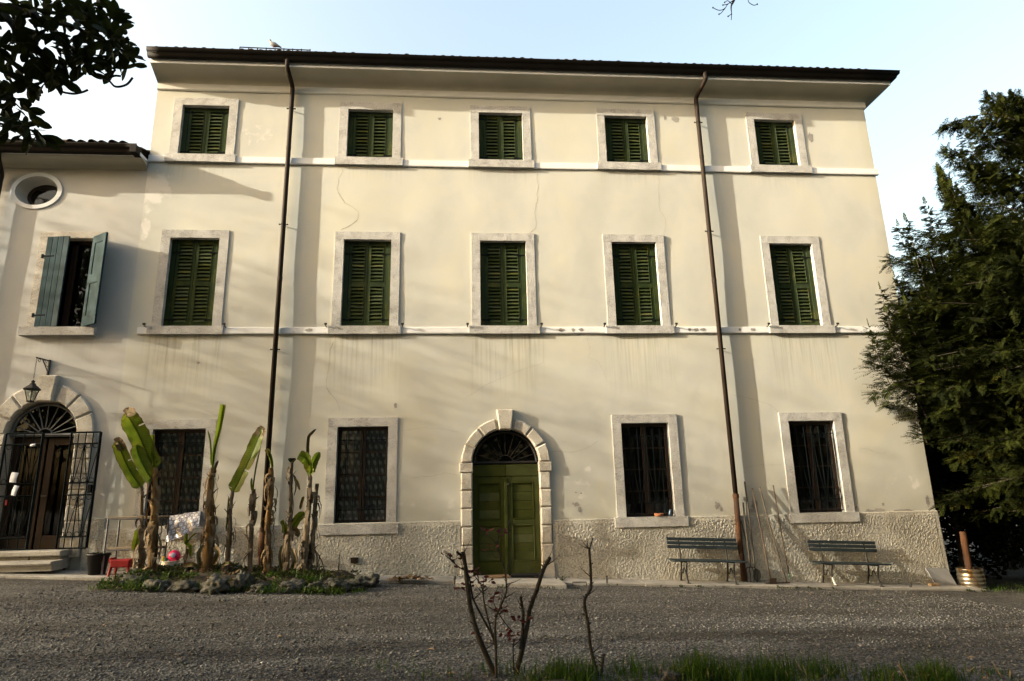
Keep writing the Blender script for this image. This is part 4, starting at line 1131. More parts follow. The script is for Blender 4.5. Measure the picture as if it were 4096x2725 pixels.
# ---------------------------------------------------------------- benches
def bench(cx, label, painted_foot):
    z0 = g(cx)+.042; slope = math.atan(-.045)
    b = empty('park_bench', (cx, -.35, z0), label, 'bench', 'slatted park benches against the plinth')
    def T(p):      # local -> place, following the fall of the ground
        x, y, z = p; return (cx+x, y, z0+z+x*math.tan(slope))
    def add(m, name, mat, par=b, sm=False):
        m.v = [T(v) for v in m.v]; return m.build(name, mat, par, sm)
    L = .725
    for k, (y, z) in enumerate(((-.175, .80), (-.185, .725), (-.20, .65))):
        add(MB().box(-L+.0, L, y-.012, y+.014, z-.031, z+.031, .006), 'back_slat', M['bench'])
    for k in range(4):
        y = -.235-k*.105
        add(MB().box(-L+.0, L+.02, y-.046, y+.046, .398-.006*k*(3-k), .424-.006*k*(3-k), .006), 'seat_slat', M['bench'])
    for s in (-1, 1):
        x = s*.475
        back = smooth_path([(x, -.13, 0), (x, -.17, .10), (x, -.215, .24), (x, -.235, .38), (x, -.215, .50), (x, -.165, .83)], 5)
        leg = add(MB().tube(back, .017, 6), 'leg', M['black_iron'], sm=True)
        fr = smooth_path([(x, -.60, 0), (x, -.55, .06), (x, -.50, .16), (x, -.53, .28), (x, -.57, .36), (x, -.55, .392)], 5)
        leg2 = add(MB().tube(fr, .017, 6), 'leg', M['black_iron'], sm=True)
        add(MB().tube(smooth_path([(x, -.17, .40), (x, -.33, .375), (x, -.56, .392)], 5), .014, 6), 'seat_bearer', M['black_iron'])
        sc = smooth_path([(x, -.20, .20), (x, -.27, .16), (x, -.32, .20), (x, -.36, .27), (x, -.42, .24), (x, -.44, .19), (x, -.50, .17)], 4)
        add(MB().tube(sc, .011, 5), 'scroll_brace', M['black_iron'])
        for y in (-.13, -.60): add(MB().box(x-.03, x+.03, y-.03, y+.03, -.004, .012), 'foot', M['black_iron'])
        if painted_foot and s < 0:
            add(MB().tube([(x, -.602, .0), (x, -.552, .06), (x, -.515, .14)], .0185, 6), 'painted_foot', M['white'])
bench(4.86, 'dark slatted park bench left of the rusty downpipe', False)
bench(7.80, 'dark slatted park bench with one white-painted foot, below the rightmost barred window', True)

# ---------------------------------------------------------------- tools leaning on the wall
def handle(pts, r, mat, parent): return MB().tube(smooth_path(pts, 4), [r*1.0]*(4*(len(pts)-1)+1), 7).build('handle', mat, parent, True)
def tool(name, label, bot, top):
    return empty(name, bot, label, 'tool', 'garden tools leaning on the wall by the downpipe')
def V3(p): return Vector(p)
GT = lambda x: g(x)+.045
# pitchfork
b0 = zI(1135, 1252, -.28); t0 = zI(1085, 802, -.09)
t = tool('pitchfork', 'four-tined pitchfork leaning on the wall, nearest the downpipe', b0, t0)
handle([b0+Vector((0, 0, .1)), b0.lerp(t0, .5)+Vector((0, .012, 0)), t0], .017, M['handle_grey'], t)
hd = MB().tube([b0+Vector((0, 0, .14)), b0], [.016, .012], 7); fk = hd.build('socket', M['rust_steel'], t)
zt = GT(5.8)
for k in range(4):
    x = b0.x-.105+k*.07
    MB().tube(smooth_path([b0, (b0.x+(x-b0.x)*.8, b0.y-.02, b0.z-.015), (x, b0.y-.03, b0.z-.06), (x, b0.y-.05, (b0.z+zt)/2), (x, b0.y-.02, zt)], 4), [.008]*16+[.004], 5).build('tine', M['rust_steel'], t)
# shovel
b0 = zI(1165, 1262, -.20); t0 = zI(1095, 657, -.06)
t = tool('shovel', 'long-handled shovel with a narrow blade, tallest of the leaning tools', b0, t0)
handle([b0, b0.lerp(t0, .5)+Vector((.012, 0, 0)), t0], .018, M['handle_grey'], t)
bl = [(-.015, 0), (-.07, -.06), (-.085, -.22), (-.05, -.33), (0, -.385), (.05, -.33), (.085, -.22), (.07, -.06), (.015, 0)]
m = MB(); f = (zt-b0.z)/-.385 if False else (b0.z-GT(6.0))/.385
V = [(b0.x+.03+x, b0.y+.015-.35*abs(x), b0.z+z*f) for x, z in bl]; n = len(V)
V += [(b0.x+.03, b0.y+.02, b0.z+z*f) for z in (-.05, -.2, -.33)]
m.add(V, [(0,1,9,8),(8,9,7),(1,2,10,9),(9,10,6,7),(2,3,11,10),(10,11,5,6),(3,4,11),(11,4,5)])
m.build('blade', pmat('green_grey_steel', (.04,.055,.05), (.09,.10,.09), 10, .6, .2, 60, metal=.3), t, True)
# hoe, rake, billhook pole, cane
def pole(name, label, top, bot, yb, r, mat, yt=-.05):
    t0 = zI(*top, yt); b0 = zI(*bot, yb); b0.z = max(b0.z, GT(b0.x)+.01)
    t = tool(name, label, b0, t0); mid = b0.lerp(t0, .5)+Vector((rnd(-.015, .015), .01, 0))
    handle([b0, mid, t0], r, mat, t); return t, b0, t0
t, b0, t0 = pole('hoe', 'leaning hoe with a dark-tipped handle, second pole right of the shovel', (1148,703), (1280,1366), -.42, .016, M['handle'])
MB().box(b0.x-.07, b0.x+.07, b0.y-.10, b0.y-.09, b0.z-.008, b0.z+.10).build('blade', M['rust_steel'], t)
t, b0, t0 = pole('rake', 'leaning rake with its toothed head lying on the pavement', (1200,695), (1388,1366), -.45, .016, M['handle_grey'])
hd = MB().box(b0.x-.42, b0.x+.06, b0.y-.02, b0.y+.005, b0.z+.005, b0.z+.025).build('head', M['rust_steel'], t)
for k in range(13):
    x = b0.x-.41+k*.038; MB().tube([(x, b0.y, b0.z+.015), (x, b0.y+.06, b0.z-.005)], .004, 4).build('tooth', M['rust_steel'], t)
t, b0, t0 = pole('edging_tool', 'thin reddish pole leaning rightmost of the tools, green ferrule at its foot', (1294,680), (1411,1335), -.25, .013, M['handle'])
m = MB().tube([b0+Vector((0,0,.0)), b0.lerp(t0, .05)], .016, 7); m.build('ferrule', M['green_p'], t)
MB().tube([b0.lerp(t0, .05), b0.lerp(t0, .14)], .0145, 7).build('socket', M['black_iron'], t)
t, b0, t0 = pole('cane', 'short thin stick leaning between downpipe and pitchfork', (1072,930), (1150,1210), -.13, .009, M['handle_grey'])

# ---------------------------------------------------------------- small things on sills and pavement
d = empty('terracotta_bowl', (4.07, -.03, 1.165), 'small pierced terracotta bowl on the window sill', 'bowl')
m = MB().lathe([(.06, 0), (.085, .002), (.092, .03), (.092, .058), (.084, .06), (.08, .03), (.055, .01)], (4.07, -.005, 1.165), 24); m.build('body', M['terra'], d, True)
for k in range(7):
    a = R(-150+k*20); MB().prism([(4.07+.0925*math.cos(a)-.009, 1.195), (4.07+.0925*math.cos(a), 1.187), (4.07+.0925*math.cos(a)+.009, 1.195), (4.07+.0925*math.cos(a), 1.203)], -.008+.0925*math.sin(a), .002+.0925*math.sin(a)).build('piercing', M['room'], d)
c = empty('drink_can', (4.31, .0, 1.165), 'dented blue drink can standing in the corner of the sill', 'can')
m = MB().lathe([(.026, 0), (.032, .008), (.034, .05), (.030, .075), (.034, .11), (.024, .125), (.022, .13)], (0, 0, 0), 14); m.v = [(x+z*.18+4.30, y, z+1.166) for x, y, z in m.v]; m.build('body', M['blue_can'], c, True)
# keg with a rusty pipe standing in it
KX, KY, KZ = 10.45, -.22, g(10.45)
k = empty('beer_keg', (KX, KY, KZ), 'short stained steel keg standing past the right-hand house corner', 'keg')
m = MB().lathe([(.20, 0), (.235, .01), (.235, .035), (.225, .05), (.24, .08), (.247, .12), (.235, .135), (.247, .15), (.247, .20), (.235, .215), (.247, .23), (.24, .28), (.225, .30), (.238, .31), (.238, .385), (.225, .39), (.222, .33), (.05, .31)], (KX, KY, KZ), 36, True); m.build('body', M['keg'], k, True)
for a in (-60, 60, 180): m = MB().box(-.055, .055, -.004, .004, -.016, .016, .002); m.v = [((x)*math.cos(R(a))-(y-.2395)*math.sin(R(a))*1+KX, x*math.sin(R(a))+(y-.2395)*math.cos(R(a))+KY, z+KZ+.35) for x, y, z in m.v]; m.build('hand_hole', M['room'], k)
p = MB().tube([(KX-.01, KY, KZ+.315), (KX+.04, KY+.05, KZ+1.10)], .065, 16, False); p.tube([(KX-.01, KY, KZ+.315), (KX+.04, KY+.05, KZ+1.09)], .058, 16, False)
tag(p.build('stove_pipe', M['rust'], None, True), 'rusty brown pipe standing upright in the keg', 'pipe')
# slab leaning at the corner
V = [(9.62, -.30, g(9.7)-.02), (10.13, -.22, g(10.1)-.02), (10.05, -.075, g(10)+.36), (9.58, -.085, g(9.6)+.365)]
m = MB().add(V+[(x+.0, y-.028, z+.006) for x, y, z in V], [(0,1,2,3),(7,6,5,4),(0,4,5,1),(1,5,6,2),(2,6,7,3),(3,7,4,0)])
tag(m.build('stone_slab', M['slab']), 'dark grey stone slab leaning against the corner of the plinth', 'slab')
# brick lump beside it
m = MB().box(9.42, 9.60, -.42, -.33, g(9.5)+.03, g(9.5)+.09, .012); tag(m.build('broken_brick', M['dry']), 'piece of broken brick lying by the leaning slab', 'brick')
# boot scraper and iron peg
sc = MB().tube([(2.08,-.85,g(2.1)-.05),(2.08,-.85,g(2.1)+.06),(2.34,-.83,g(2.3)+.06),(2.34,-.83,g(2.3)-.05)], .012, 6); tag(sc.build('boot_scraper', M['black_iron']), 'low iron boot scraper in the weeds right of the green door', 'boot scraper')
pg = MB().tube([(2.77,-.66,g(2.8)),(2.77,-.66,g(2.8)+.15)], .016, 7).tube([(2.77,-.66,g(2.8)+.15),(2.77,-.66,g(2.8)+.165)], .022, 7); tag(pg.build('iron_peg', M['black_iron']), 'short iron peg standing at the pavement edge right of the door', 'peg')
pg = MB().tube([(8.85,-.62,g(8.9)),(8.85,-.62,g(8.9)+.13)], .02, 7).tube([(8.85,-.62,g(8.9)+.12),(8.85,-.62,g(8.9)+.14)], .035, 7); tag(pg.build('iron_peg', M['black_iron']), 'squat iron peg by the pavement right of the rightmost bench', 'peg')
# mats
mz = g(.75)+.068
def mat_(x0, x1, y0, y1, th, m, name, label):
    mm = MB(); n = 8
    mm.box(x0, x1, y0, y1, mz, mz+th, .006); tag(mm.build(name, m), label, 'mat')
mat_(.46, .93, -.47, -.12, .03, M['mat_brown'], 'door_mat', 'brown coir mat on the step of the green door')
mat_(.97, 1.56, -.36, -.10, .04, M['mat_black'], 'door_mat', 'black rubber mat on the step of the green door')

# ---------------------------------------------------------------- by the left window
pot = empty('plant_pot', (-6.58, -.62, g(-6.6)+.035), 'big black plastic plant pot right of the steps', 'plant pot')
m = MB().lathe([(.125, 0), (.135, .0), (.18, .33), (.195, .33), (.195, .37), (.18, .37), (.175, .31), (.05, .30)], (-6.58, -.62, g(-6.6)+.035), 28); m.build('pot', M['black_p'], pot, True)
def leafy(parent, name, pts, size, mat, n, seed, up=.5):
    random.seed(seed); V = []; F = []
    for _ in range(n):
        c = Vector(random.choice(pts))+Vector((rnd(-1,1), rnd(-1,1), rnd(-.4,1)))*size*1.1
        a = rnd(0, 6.28); d = Vector((math.cos(a), math.sin(a), rnd(-.2, up))).normalized()*size*rnd(.6, 1.3); w = d.cross(Vector((rnd(-.3,.3), rnd(-.3,.3), 1))).normalized()*size*rnd(.18, .32)
        q = len(V); V += [c, c+d*.5+w, c+d, c+d*.5-w]; F.append((q, q+1, q+2, q+3))
    return npmesh(name, [tuple(v) for v in V], F, mat, parent)
leafy(pot, 'seedlings', [(-6.58+rnd(-.13,.13), -.62+rnd(-.13,.13), g(-6.6)+.36) for _ in range(30)], .05, M['weed'], 160, 5)
# steel rack with two board shelves
SX0, SX1, SY0, SY1, SZ = -6.44, -5.55, -.72, -.30, g(-6)+.04
rk = empty('steel_rack', (-6.0, -.5, SZ), 'grey steel rack with two worn board shelves below the left window', 'rack')
fm = MB()
for x in (SX0, SX1):
    for y in (SY0, SY1): fm.bar((x, y, SZ), (x, y, SZ+1.02), .026)
for z in (SZ+.44, SZ+.985):
    for y in (SY0, SY1): fm.bar((SX0, y, z), (SX1, y, z), .02)
    for x in (SX0, SX1): fm.bar((x, SY0, z), (x, SY1, z), .02)
for vv in range(0): pass
for z in (SZ+.455, SZ+1.0): MB().box(SX0-.01, SX1+.01, SY0-.01, SY1+.01, z, z+.022, .003).build('shelf', M['chip'], rk)
posts = MB
for x in (SX0, SX1):
    for y in (SY0, SY1): MB().bar((x, y, SZ), (x, y, SZ+.99), .026).build('leg', M['grey_metal'], rk)
for z in (SZ+.44, SZ+.985):
    for y in (SY0, SY1): MB().bar((SX0, y, z), (SX1, y, z), .02).build('rail', M['grey_metal'], rk)
# red plastic child's stool
RX, RY, RZ_ = -6.06, -.80, g(-6)+.03
rs_ = empty('toy_stool', (RX, RY, RZ_), "small red plastic child's stool under the steel rack", 'stool')
MB().box(RX-.17, RX+.17, RY-.12, RY+.12, RZ_+.16, RZ_+.30, .02).build('seat', M['red'], rs_)
for sx in (-1, 1):
    for sy in (-1, 1): MB().tube([(RX+sx*.15, RY+sy*.10, RZ_+.17), (RX+sx*.175, RY+sy*.115, RZ_)], [.028, .02], 6).build('leg', M['red'], rs_)
MB().box(RX-.20, RX-.16, RY-.10, RY+.10, RZ_+.24, RZ_+.33, .01).build('lip', M['red'], rs_)
# white bowl with toys
BX, BY, BZ = -5.27, -.72, g(-5.3)+.16
wb = MB().lathe([(.085, 0), (.09, .0), (.135, .06), (.15, .10), (.142, .125), (.158, .14), (.150, .145), (.13, .11), (.06, .03)], (BX, BY, BZ), 28)
tag(wb.build('white_pot', M['white'], None, True), 'white enamel pot holding toys in the banana bed', 'pot')
bl = empty('toy_ball', (BX+.055, BY+.01, BZ+.22), 'bright pink toy ball lying in the white pot', 'ball')
m = MB(); m.lathe([(.108*math.sin(math.pi*i/14), -.108*math.cos(math.pi*i/14)) for i in range(15)], (BX+.055, BY+.01, BZ+.22), 24, False); m.build('ball', M['pink'], bl, True)
m = MB(); cN = Vector((.15, -.95, .25)).normalized(); uu = cN.cross(Vector((0,0,1))).normalized(); ww = uu.cross(cN)
V = []
for i in range(20):
    a = 2*math.pi*i/20; q = (cN*.92+(uu*math.cos(a)+ww*math.sin(a))*.39)*.1095; V.append(tuple(Vector((BX+.055, BY+.01, BZ+.22))+q))
V.append(tuple(Vector((BX+.055, BY+.01, BZ+.22))+cN*.1105)); m.add(V, [(i, (i+1) % 20, 20) for i in range(20)]); m.build('printed_disc', flat('printed_disc', (.38,.42,.62), .4), bl)
m = MB().box(BX-.135, BX-.10, BY-.05, BY-.02, BZ+.11, BZ+.225, .006); tag(m.build('toy_scoop', M['yellow']), 'yellow plastic scoop sticking out of the white pot', 'toy')
m = MB().lathe([(.028,0),(.038,.07),(.034,.07),(.022,.005)], (BX-.065, BY-.04, BZ+.13), 14); tag(m.build('toy_cup', M['green_p']), 'small green plastic cup beside the pink ball', 'toy')
m = MB().tube(smooth_path([(BX+.12, BY-.05, BZ+.12), (BX+.20, BY-.06, BZ+.20), (BX+.29, BY-.05, BZ+.22)], 4), [.012]*8+[.02], 7); tag(m.build('toy_spade', M['red']), 'red plastic toy handle right of the pink ball', 'toy')
# oilcloth thrown over the sill
def cloth():
    n, mN = 34, 26; V = []; UVs = []
    TL, TR, BL, BR = z4(486, 893, -.02), z4(703, 862, -.02), z4(457, 1078, -.36), z4(690, 985, -.34)
    ridge_l, ridge_r = z4(478, 915, -.16), z4(702, 885, -.16)
    for j in range(mN+1):
        v = j/mN
        for i in range(n+1):
            u = i/n
            if v < .25: a = TL.lerp(ridge_l, v/.25); b = TR.lerp(ridge_r, v/.25)
            else: k = (v-.25)/.75; a = ridge_l.lerp(BL, k); b = ridge_r.lerp(BR, k)
            p = a.lerp(b, u)
            hang_ = max(0, v-.25)
            p += Vector((.010*math.sin(u*9+v*3), -.045*hang_*math.sin(u*17+1.3*math.sin(v*4))-.02*nz(u*5, v*4, 2), .028*nz(u*4, v*3, 8)+.05*math.sin(u*3.14*1.6)*hang_*-.8))
            V.append(tuple(p)); UVs.append((u, v))
    k = n+1; F = [(j*k+i, j*k+i+1, (j+1)*k+i+1, (j+1)*k+i) for j in range(mN) for i in range(n)]
    o = MB().add(V, F).build('oilcloth', M['cloth'], None, True)
    uv = o.data.uv_layers.new(name='UVMap')
    for lp_ in o.data.loops: uv.data[lp_.index].uv = UVs[lp_.vertex_index]
    md = o.modifiers.new('thick', 'SOLIDIFY'); md.thickness = .003
    tag(o, 'grey printed oilcloth draped over the left window sill', 'cloth')
cloth()
m = MB().box(-5.93, -5.70, -.06, .03, 1.163, 1.21, .004); tag(m.build('white_tray', M['white']), 'flat white tray lying on the sill left of the oilcloth', 'tray')
# papers tied on the gate
def paper(cx, cz, w, h, tilt, label, y=-.135):
    n = 5; V = []
    for j in range(n+1):
        for i in range(n+1):
            u, v = i/n-.5, j/n-.5; x = u*w*math.cos(tilt)-v*h*math.sin(tilt); z = u*w*math.sin(tilt)+v*h*math.cos(tilt)
            V.append((cx+x, y-.02*math.sin(u*3+1)-.012*math.cos(v*4), cz+z))
    F = [(j*(n+1)+i, j*(n+1)+i+1, (j+1)*(n+1)+i+1, (j+1)*(n+1)+i) for j in range(n) for i in range(n)]
    tag(MB().add(V, F).build('paper_sheet', M['paper'], None, True), label, 'paper')
P_ = lambda x, y: z3(x, y, -.13)
p = P_(88, 800); paper(p.x, p.z, .14, .19, -.12, 'larger white paper sheet tied to the shut gate leaf')
p = P_(95, 882); paper(p.x, p.z, .105, .19, -.2, 'smaller white sheet in a sleeve, below the larger one on the gate')
p = P_(207, 598); paper(p.x, p.z, .11, .05, .12, 'small folded white note near the top of the shut gate leaf')
p = P_(40, 958); tag(MB().box(p.x-.015, p.x+.015, p.y-.01, p.y+.012, p.z-.05, p.z+.05, .004).build('padlock_tag', M['red']), 'small red tag hanging on the shut gate leaf', 'tag')
# lantern on its bracket
ln = empty('wall_lantern', (-8.31, -.05, 4.35), 'old iron lantern hanging by a chain above the arched doorway', 'lantern')
LY = -.42
br = MB().box(-8.325, -8.295, -.03, .02, 4.20, 4.52); br.bar((-8.31, 0, 4.50), (-8.31, LY-.02, 4.475), .02); br.bar((-8.31, 0, 4.24), (-8.31, -.24, 4.48), .016)
bk = br.build('bracket', M['black_iron'], ln)
for (yy, zz_, rr) in ((-.07, 4.42, .05), (-.17, 4.45, .028), (-.33, 4.44, .03)):
    pts = [(-8.31, yy+rr*math.cos(R(a)), zz_+rr*math.sin(R(a))) for a in range(0, 331, 30)]; MB().tube(pts, .006, 5).build('scroll', M['black_iron'], bk)
for q in range(11):
    zc = 4.46-q*.038; an = q % 2
    pts = [(-8.31+(.011*math.cos(R(a)) if an else 0), LY+(0 if an else .011*math.cos(R(a))), zc+.02*math.sin(R(a))) for a in range(0, 361, 45)]
    MB().tube(pts, .0035, 4, False).build('chain_link', M['black_iron'], ln)
LZ = 3.60
MB().lathe([(.0, .44), (.02, .42), (.035, .40), (.025, .375), (.05, .36), (.055, .34), (.05, .33)], (-8.31, LY, LZ), 10).build('finial', M['black_iron'], ln)
MB().lathe([(.06, .335), (.155, .255), (.165, .25), (.16, .24), (.05, .30)], (-8.31, LY, LZ), 6).build('roof', M['black_iron'], ln)
cg = MB()
for q in range(6):
    a = R(60*q); cg.bar((-8.31+.135*math.cos(a), LY+.135*math.sin(a), LZ+.245), (-8.31+.06*math.cos(a), LY+.06*math.sin(a), LZ+.02), .011)
cg.lathe([(.075, 0), (.075, .02), (.02, .03)], (-8.31, LY, LZ), 6); cg.build('cage', M['black_iron'], ln)
MB().lathe([(.055, .022), (.13, .245)], (-8.31, LY, LZ), 6, False).build('glass', M['lamp_glass'], ln)
MB().lathe([(.0, .05), (.012, .05), (.014, .10), (.03, .14), (.03, .17), (.0, .20)], (-8.31, LY, LZ), 10).build('bulb', M['white'], ln, True)
# pigeon on the snow rail
PX, PY, PZ = -4.33, ry, rz0+.335
pg = empty('pigeon', (PX, PY, PZ), 'grey pigeon perched on the snow rail of the roof', 'bird')
bd = MB(); path = [(.17, 0, .02), (.10, 0, .055), (.02, 0, .085), (-.05, 0, .115), (-.075, 0, .15), (-.09, 0, .185), (-.10, 0, .205), (-.125, 0, .205), (-.145, 0, .20)]
rad = [.012, .028, .058, .055, .035, .026, .030, .018, .003]
bd.tube([(PX+x, PY+y, PZ+z) for x, y, z in path], rad, 10); bd.build('body', M['pigeon'], pg, True)
for s in (-1, 1): MB().tube([(PX-.01, PY+s*.018, PZ+.04), (PX-.012, PY+s*.018, PZ-.0)], .005, 5).build('leg', M['red'], pg)
# ---------------------------------------------------------------- banana bed
random.seed(21)
bedx0, bedx1 = -5.9, -1.72
def bed_h(x, y):
    ex = min(1, max(0, (x-bedx0)/.5), max(0, (bedx1-x)/.5)); ey = min(1, max(0, (y+2.25)/.35), max(0, (-.25-y)/.25))
    return max(0, min(ex, 1))*max(0, min(ey, 1))*(.17+.05*nz(x*1.3, y*1.3, 4)+.03*nz(x*4, y*4, 9))
nx, ny = 64, 32; V = []
for j in range(ny+1):
    for i in range(nx+1):
        x = bedx0+(bedx1-bedx0)*i/nx; y = -2.35+2.2*j/ny; V.append((x, y, g(x)+bed_h(x, y)-.015))
o = npmesh('flower_bed', V, [(j*(nx+1)+i, j*(nx+1)+i+1, (j+1)*(nx+1)+i+1, (j+1)*(nx+1)+i) for j in range(ny) for i in range(nx)], M['soil'], None, True); o['kind'] = 'structure'
BH = lambda x, y: g(x)+bed_h(x, y)-.015
# edging rocks
def rock(c, s, seed, label, group='rocks edging the banana bed', cat='rock'):
    bm = bmesh.new(); bmesh.ops.create_icosphere(bm, subdivisions=4, radius=1.05)
    for v in bm.verts:
        p = v.co.copy(); k = 1+.40*nz(p.x*1.3+seed, p.y*1.3, p.z*1.3)+.34*nz(p.x*2.7+seed, p.y*2.7, p.z*2.7)+.20*nz(p.x*6, p.y*6+seed, p.z*6)-.22*abs(nz(p.x*4, p.y*4, p.z*4+seed))+.10*nz(p.x*13, p.y*13, p.z*13+seed)
        v.co = Vector((p.x*s[0]*k, p.y*s[1]*k, p.z*s[2]*k))
    me = bpy.data.meshes.new('edging_rock'); bm.to_mesh(me); bm.free(); me.materials.append(M['rock']); me.shade_smooth()
    return tag(place('edging_rock', me, c, None, rot=(0, 0, seed)), label, cat, group)
RK = [(-5.50,-1.55,.26,.24,.20,'tall porous rock at the left end of the banana bed'),(-5.28,-1.95,.30,.20,.17,'pale knobbly rock at the left front corner of the bed'),(-4.80,-2.25,.25,.16,.14,'low mossy rock in front of the tallest banana stem'),
 (-4.38,-2.3,.30,.18,.15,'rounded grey-green rock left of the largest rock'),(-3.88,-2.35,.27,.20,.23,'largest pale craggy rock at the middle of the bed edge'),(-3.52,-2.15,.20,.18,.26,'upright pointed rock right of the largest rock'),
 (-3.20,-2.25,.32,.18,.12,'flat pale rock below the drooping banana leaf'),(-2.72,-2.2,.25,.18,.16,'dark rock in the shade left of the right-hand bed end'),(-2.35,-2.15,.20,.15,.13,'small mossy rock between two darker ones near the bed end'),
 (-2.08,-2.1,.27,.18,.17,'grey rock at the right front of the bed'),(-1.80,-1.85,.26,.20,.18,'rock with dry grass at the right corner of the bed'),(-1.62,-1.35,.24,.22,.20,'rock at the right end of the bed nearest the vent')]
for i, (x, y, sx, sy, sz, lb) in enumerate(RK): rock((x, y, g(x)+sz*.30), (sx*.84, sy*.85, sz*.74), i*2.7+1, lb)

def stem(parent, pts, r0, r1, mat, seed):
    random.seed(seed); r0 *= .74; r1 *= .74; P = smooth_path(pts, 7); n = len(P); k = 12; V = []; F = []
    for i, p in enumerate(P):
        t = i/(n-1); r = r0+(r1-r0)*t
        for q in range(k):
            a = 2*math.pi*q/k; rr = r*(1+.30*nz(q*1.7+seed, i*.45)+.22*(((i*1.0+q*.8) % 4)/4-.5))
            V.append((p.x+rr*math.cos(a), p.y+rr*math.sin(a), p.z))
    F = [(i*k+q, i*k+(q+1) % k, (i+1)*k+(q+1) % k, (i+1)*k+q) for i in range(n-1) for q in range(k)]
    F.append(tuple((n-1)*k+q for q in range(k)))
    s = MB().add(V, F).build('stem', mat, parent, True)
    return s, P
def dry_strips(parent, P, r0, r1, n, seed, mat, lo=.05, hi=.95, L=(.12, .4)):
    random.seed(seed)
    for _ in range(n):
        t = rnd(lo, hi); i = int(t*(len(P)-1)); p = P[i]; r = (r0+(r1-r0)*t)*1.02
        a = rnd(math.pi*.9, math.pi*2.1); d = Vector((math.cos(a), math.sin(a), 0)); l = rnd(*L); w = rnd(.02, .055); tw = rnd(-.5, .5)
        up_ = random.random() < .35
        tan = Vector((-d.y, d.x, 0)); V = []
        for k in range(5):
            u = k/4
            if up_: c = p+d*(r+.03*u+.05*u*u)+Vector((0, 0, l*.35*u))
            else: c = p+d*(r+.015+.055*math.sin(u*2.6))+Vector((0, 0, -l*u+.03*math.sin(u*3)))+tan*tw*u*.06
            ww = w*(1-.75*u)*(.6+.4*math.cos(tw*u*3)); tt = (tan+d*tw*u).normalized()
            V += [c-tt*ww, c+tt*ww]
        MB().add([tuple(v) for v in V], [(2*k, 2*k+1, 2*k+3, 2*k+2) for k in range(4)]).build('dry_sheath', mat, parent, True)
def blade(parent, mid, width, roll, mat, name='leaf', fold=.35, ragged=0.0, seed=0, prof=None, nrm=None):
    """banana leaf along a midrib path; width profile, folded about the rib, edges rippled"""
    P = smooth_path(mid, 16); n = len(P); V = []; F = []; m = 5; A = []
    for i, p in enumerate(P):
        t = i/(n-1); w = width*(prof(t) if prof else (min(1, t/.12)**.7)*(1-max(0, (t-.7)/.3)**2*.8))
        tan = (P[min(i+1, n-1)]-P[max(i-1, 0)]).normalized()
        nn = Vector(nrm) if nrm else Vector((math.sin(roll), -math.cos(roll), .25)); nn = (nn-tan*nn.dot(tan)).normalized()
        side = tan.cross(nn).normalized()
        for s in range(-m, m+1):
            u = s/m; rip = .10*nz(seed+t*9, u*1.5)*abs(u)+.05*math.sin(t*40+seed)*abs(u)**2
            ed = 1+(.12*nz(seed+t*14, s) if abs(s) == m else 0)
            V.append(tuple(p+side*u*w*ed*math.cos(fold*abs(u))+nn*(w*(fold*abs(u)*.8+rip)))); A.append((abs(u), t, 0, 1))
    k = 2*m+1
    cut = set()
    if ragged:
        random.seed(seed+3)
        for i in range(3, n-2):
            if random.random() < ragged:
                sgn = random.choice((-1, 1)); dp = random.randint(2, m)
                for q in range(m-dp+1, m+1): cut.add((i, m+sgn*q-(1 if sgn > 0 else 0)))
    F = [(i*k+j, i*k+j+1, (i+1)*k+j+1, (i+1)*k+j) for i in range(n-1) for j in range(k-1) if (i, j) not in cut]
    lf = MB().add(V, F).build(name, mat, parent, True)
    ca = lf.data.attributes.new('blade', 'FLOAT_COLOR', 'POINT'); ca.data.foreach_set('color', np.array(A, np.float32).ravel())
    rib = MB().tube(P, [.012*(1-.8*i/n)+.002 for i in range(n)], 6); rib.build('midrib', M['rib'], lf, True)
    return lf
PY_ = -1.2
def ban(name_label, base, top, r0, r1, mat, seed, y=PY_, strips=10, bend=.03):
    b = z4(*base, y); t = z4(*top, y); b.z = BH(b.x, y)-.05
    e = empty('banana_plant', (b.x, b.y, b.z+.05), name_label, 'banana plant', 'banana plants in the rock-edged bed')
    mid = b.lerp(t, .5)+Vector((bend, rnd(-.03, .03), 0))
    s, P = stem(e, [b, b.lerp(t, .25)+Vector((bend*.6+rnd(-.015,.015), 0, 0)), mid, b.lerp(t, .75)+Vector((rnd(-.02,.02), 0, 0)), t], r0, r1, mat, seed)
    dry_strips(e, P, r0*.74, r1*.74, int(strips*1.7), seed+1, M['banana_dry'] if mat is M['banana_stem'] else M['banana_grey'])
    return e, P, t
Q = lambda x, y, d=PY_: z4(x, y, d)
yA = -1.45
e, P, t = ban('tallest banana stem at the left, carrying two broad green leaves', (350,1355), (385,560), .105, .06, M['banana_stem'], 1, yA, 26)
blade(e, [Q(385,570,yA), Q(345,500,yA), Q(280,350,yA-.1), Q(215,230,yA-.2), Q(175,180,yA-.28)], .175, .1, M['banana'], fold=.3, seed=2, ragged=.03)
blade(e, [Q(380,640,yA), Q(335,600,yA-.05), Q(270,470,yA-.1), Q(255,400,yA-.15)], .12, .3, M['banana'], fold=.3, seed=9)
blade(e, [Q(378,560,yA), Q(373,450,yA), Q(372,330,yA)], .07, .0, M['banana'], fold=1.0, seed=4, prof=lambda t: .4+.6*t)
blade(e, [Q(185,190,yA-.27), Q(205,175,yA-.3), Q(245,190,yA-.33)], .10, .0, M['banana_dry'], fold=.5, seed=5, name='withered_tip')
e, P, t = ban('thin banana stem far left with one drooping green leaf', (285,1285), (290,690), .055, .035, M['banana_grey'], 11, -1.2, 16, .0)
blade(e, [Q(290,700), Q(262,660), Q(215,590,-1.25), Q(165,490,-1.3), Q(130,400,-1.35), Q(112,372,-1.36)], .115, .15, M['banana'], fold=.3, seed=12, ragged=.02)
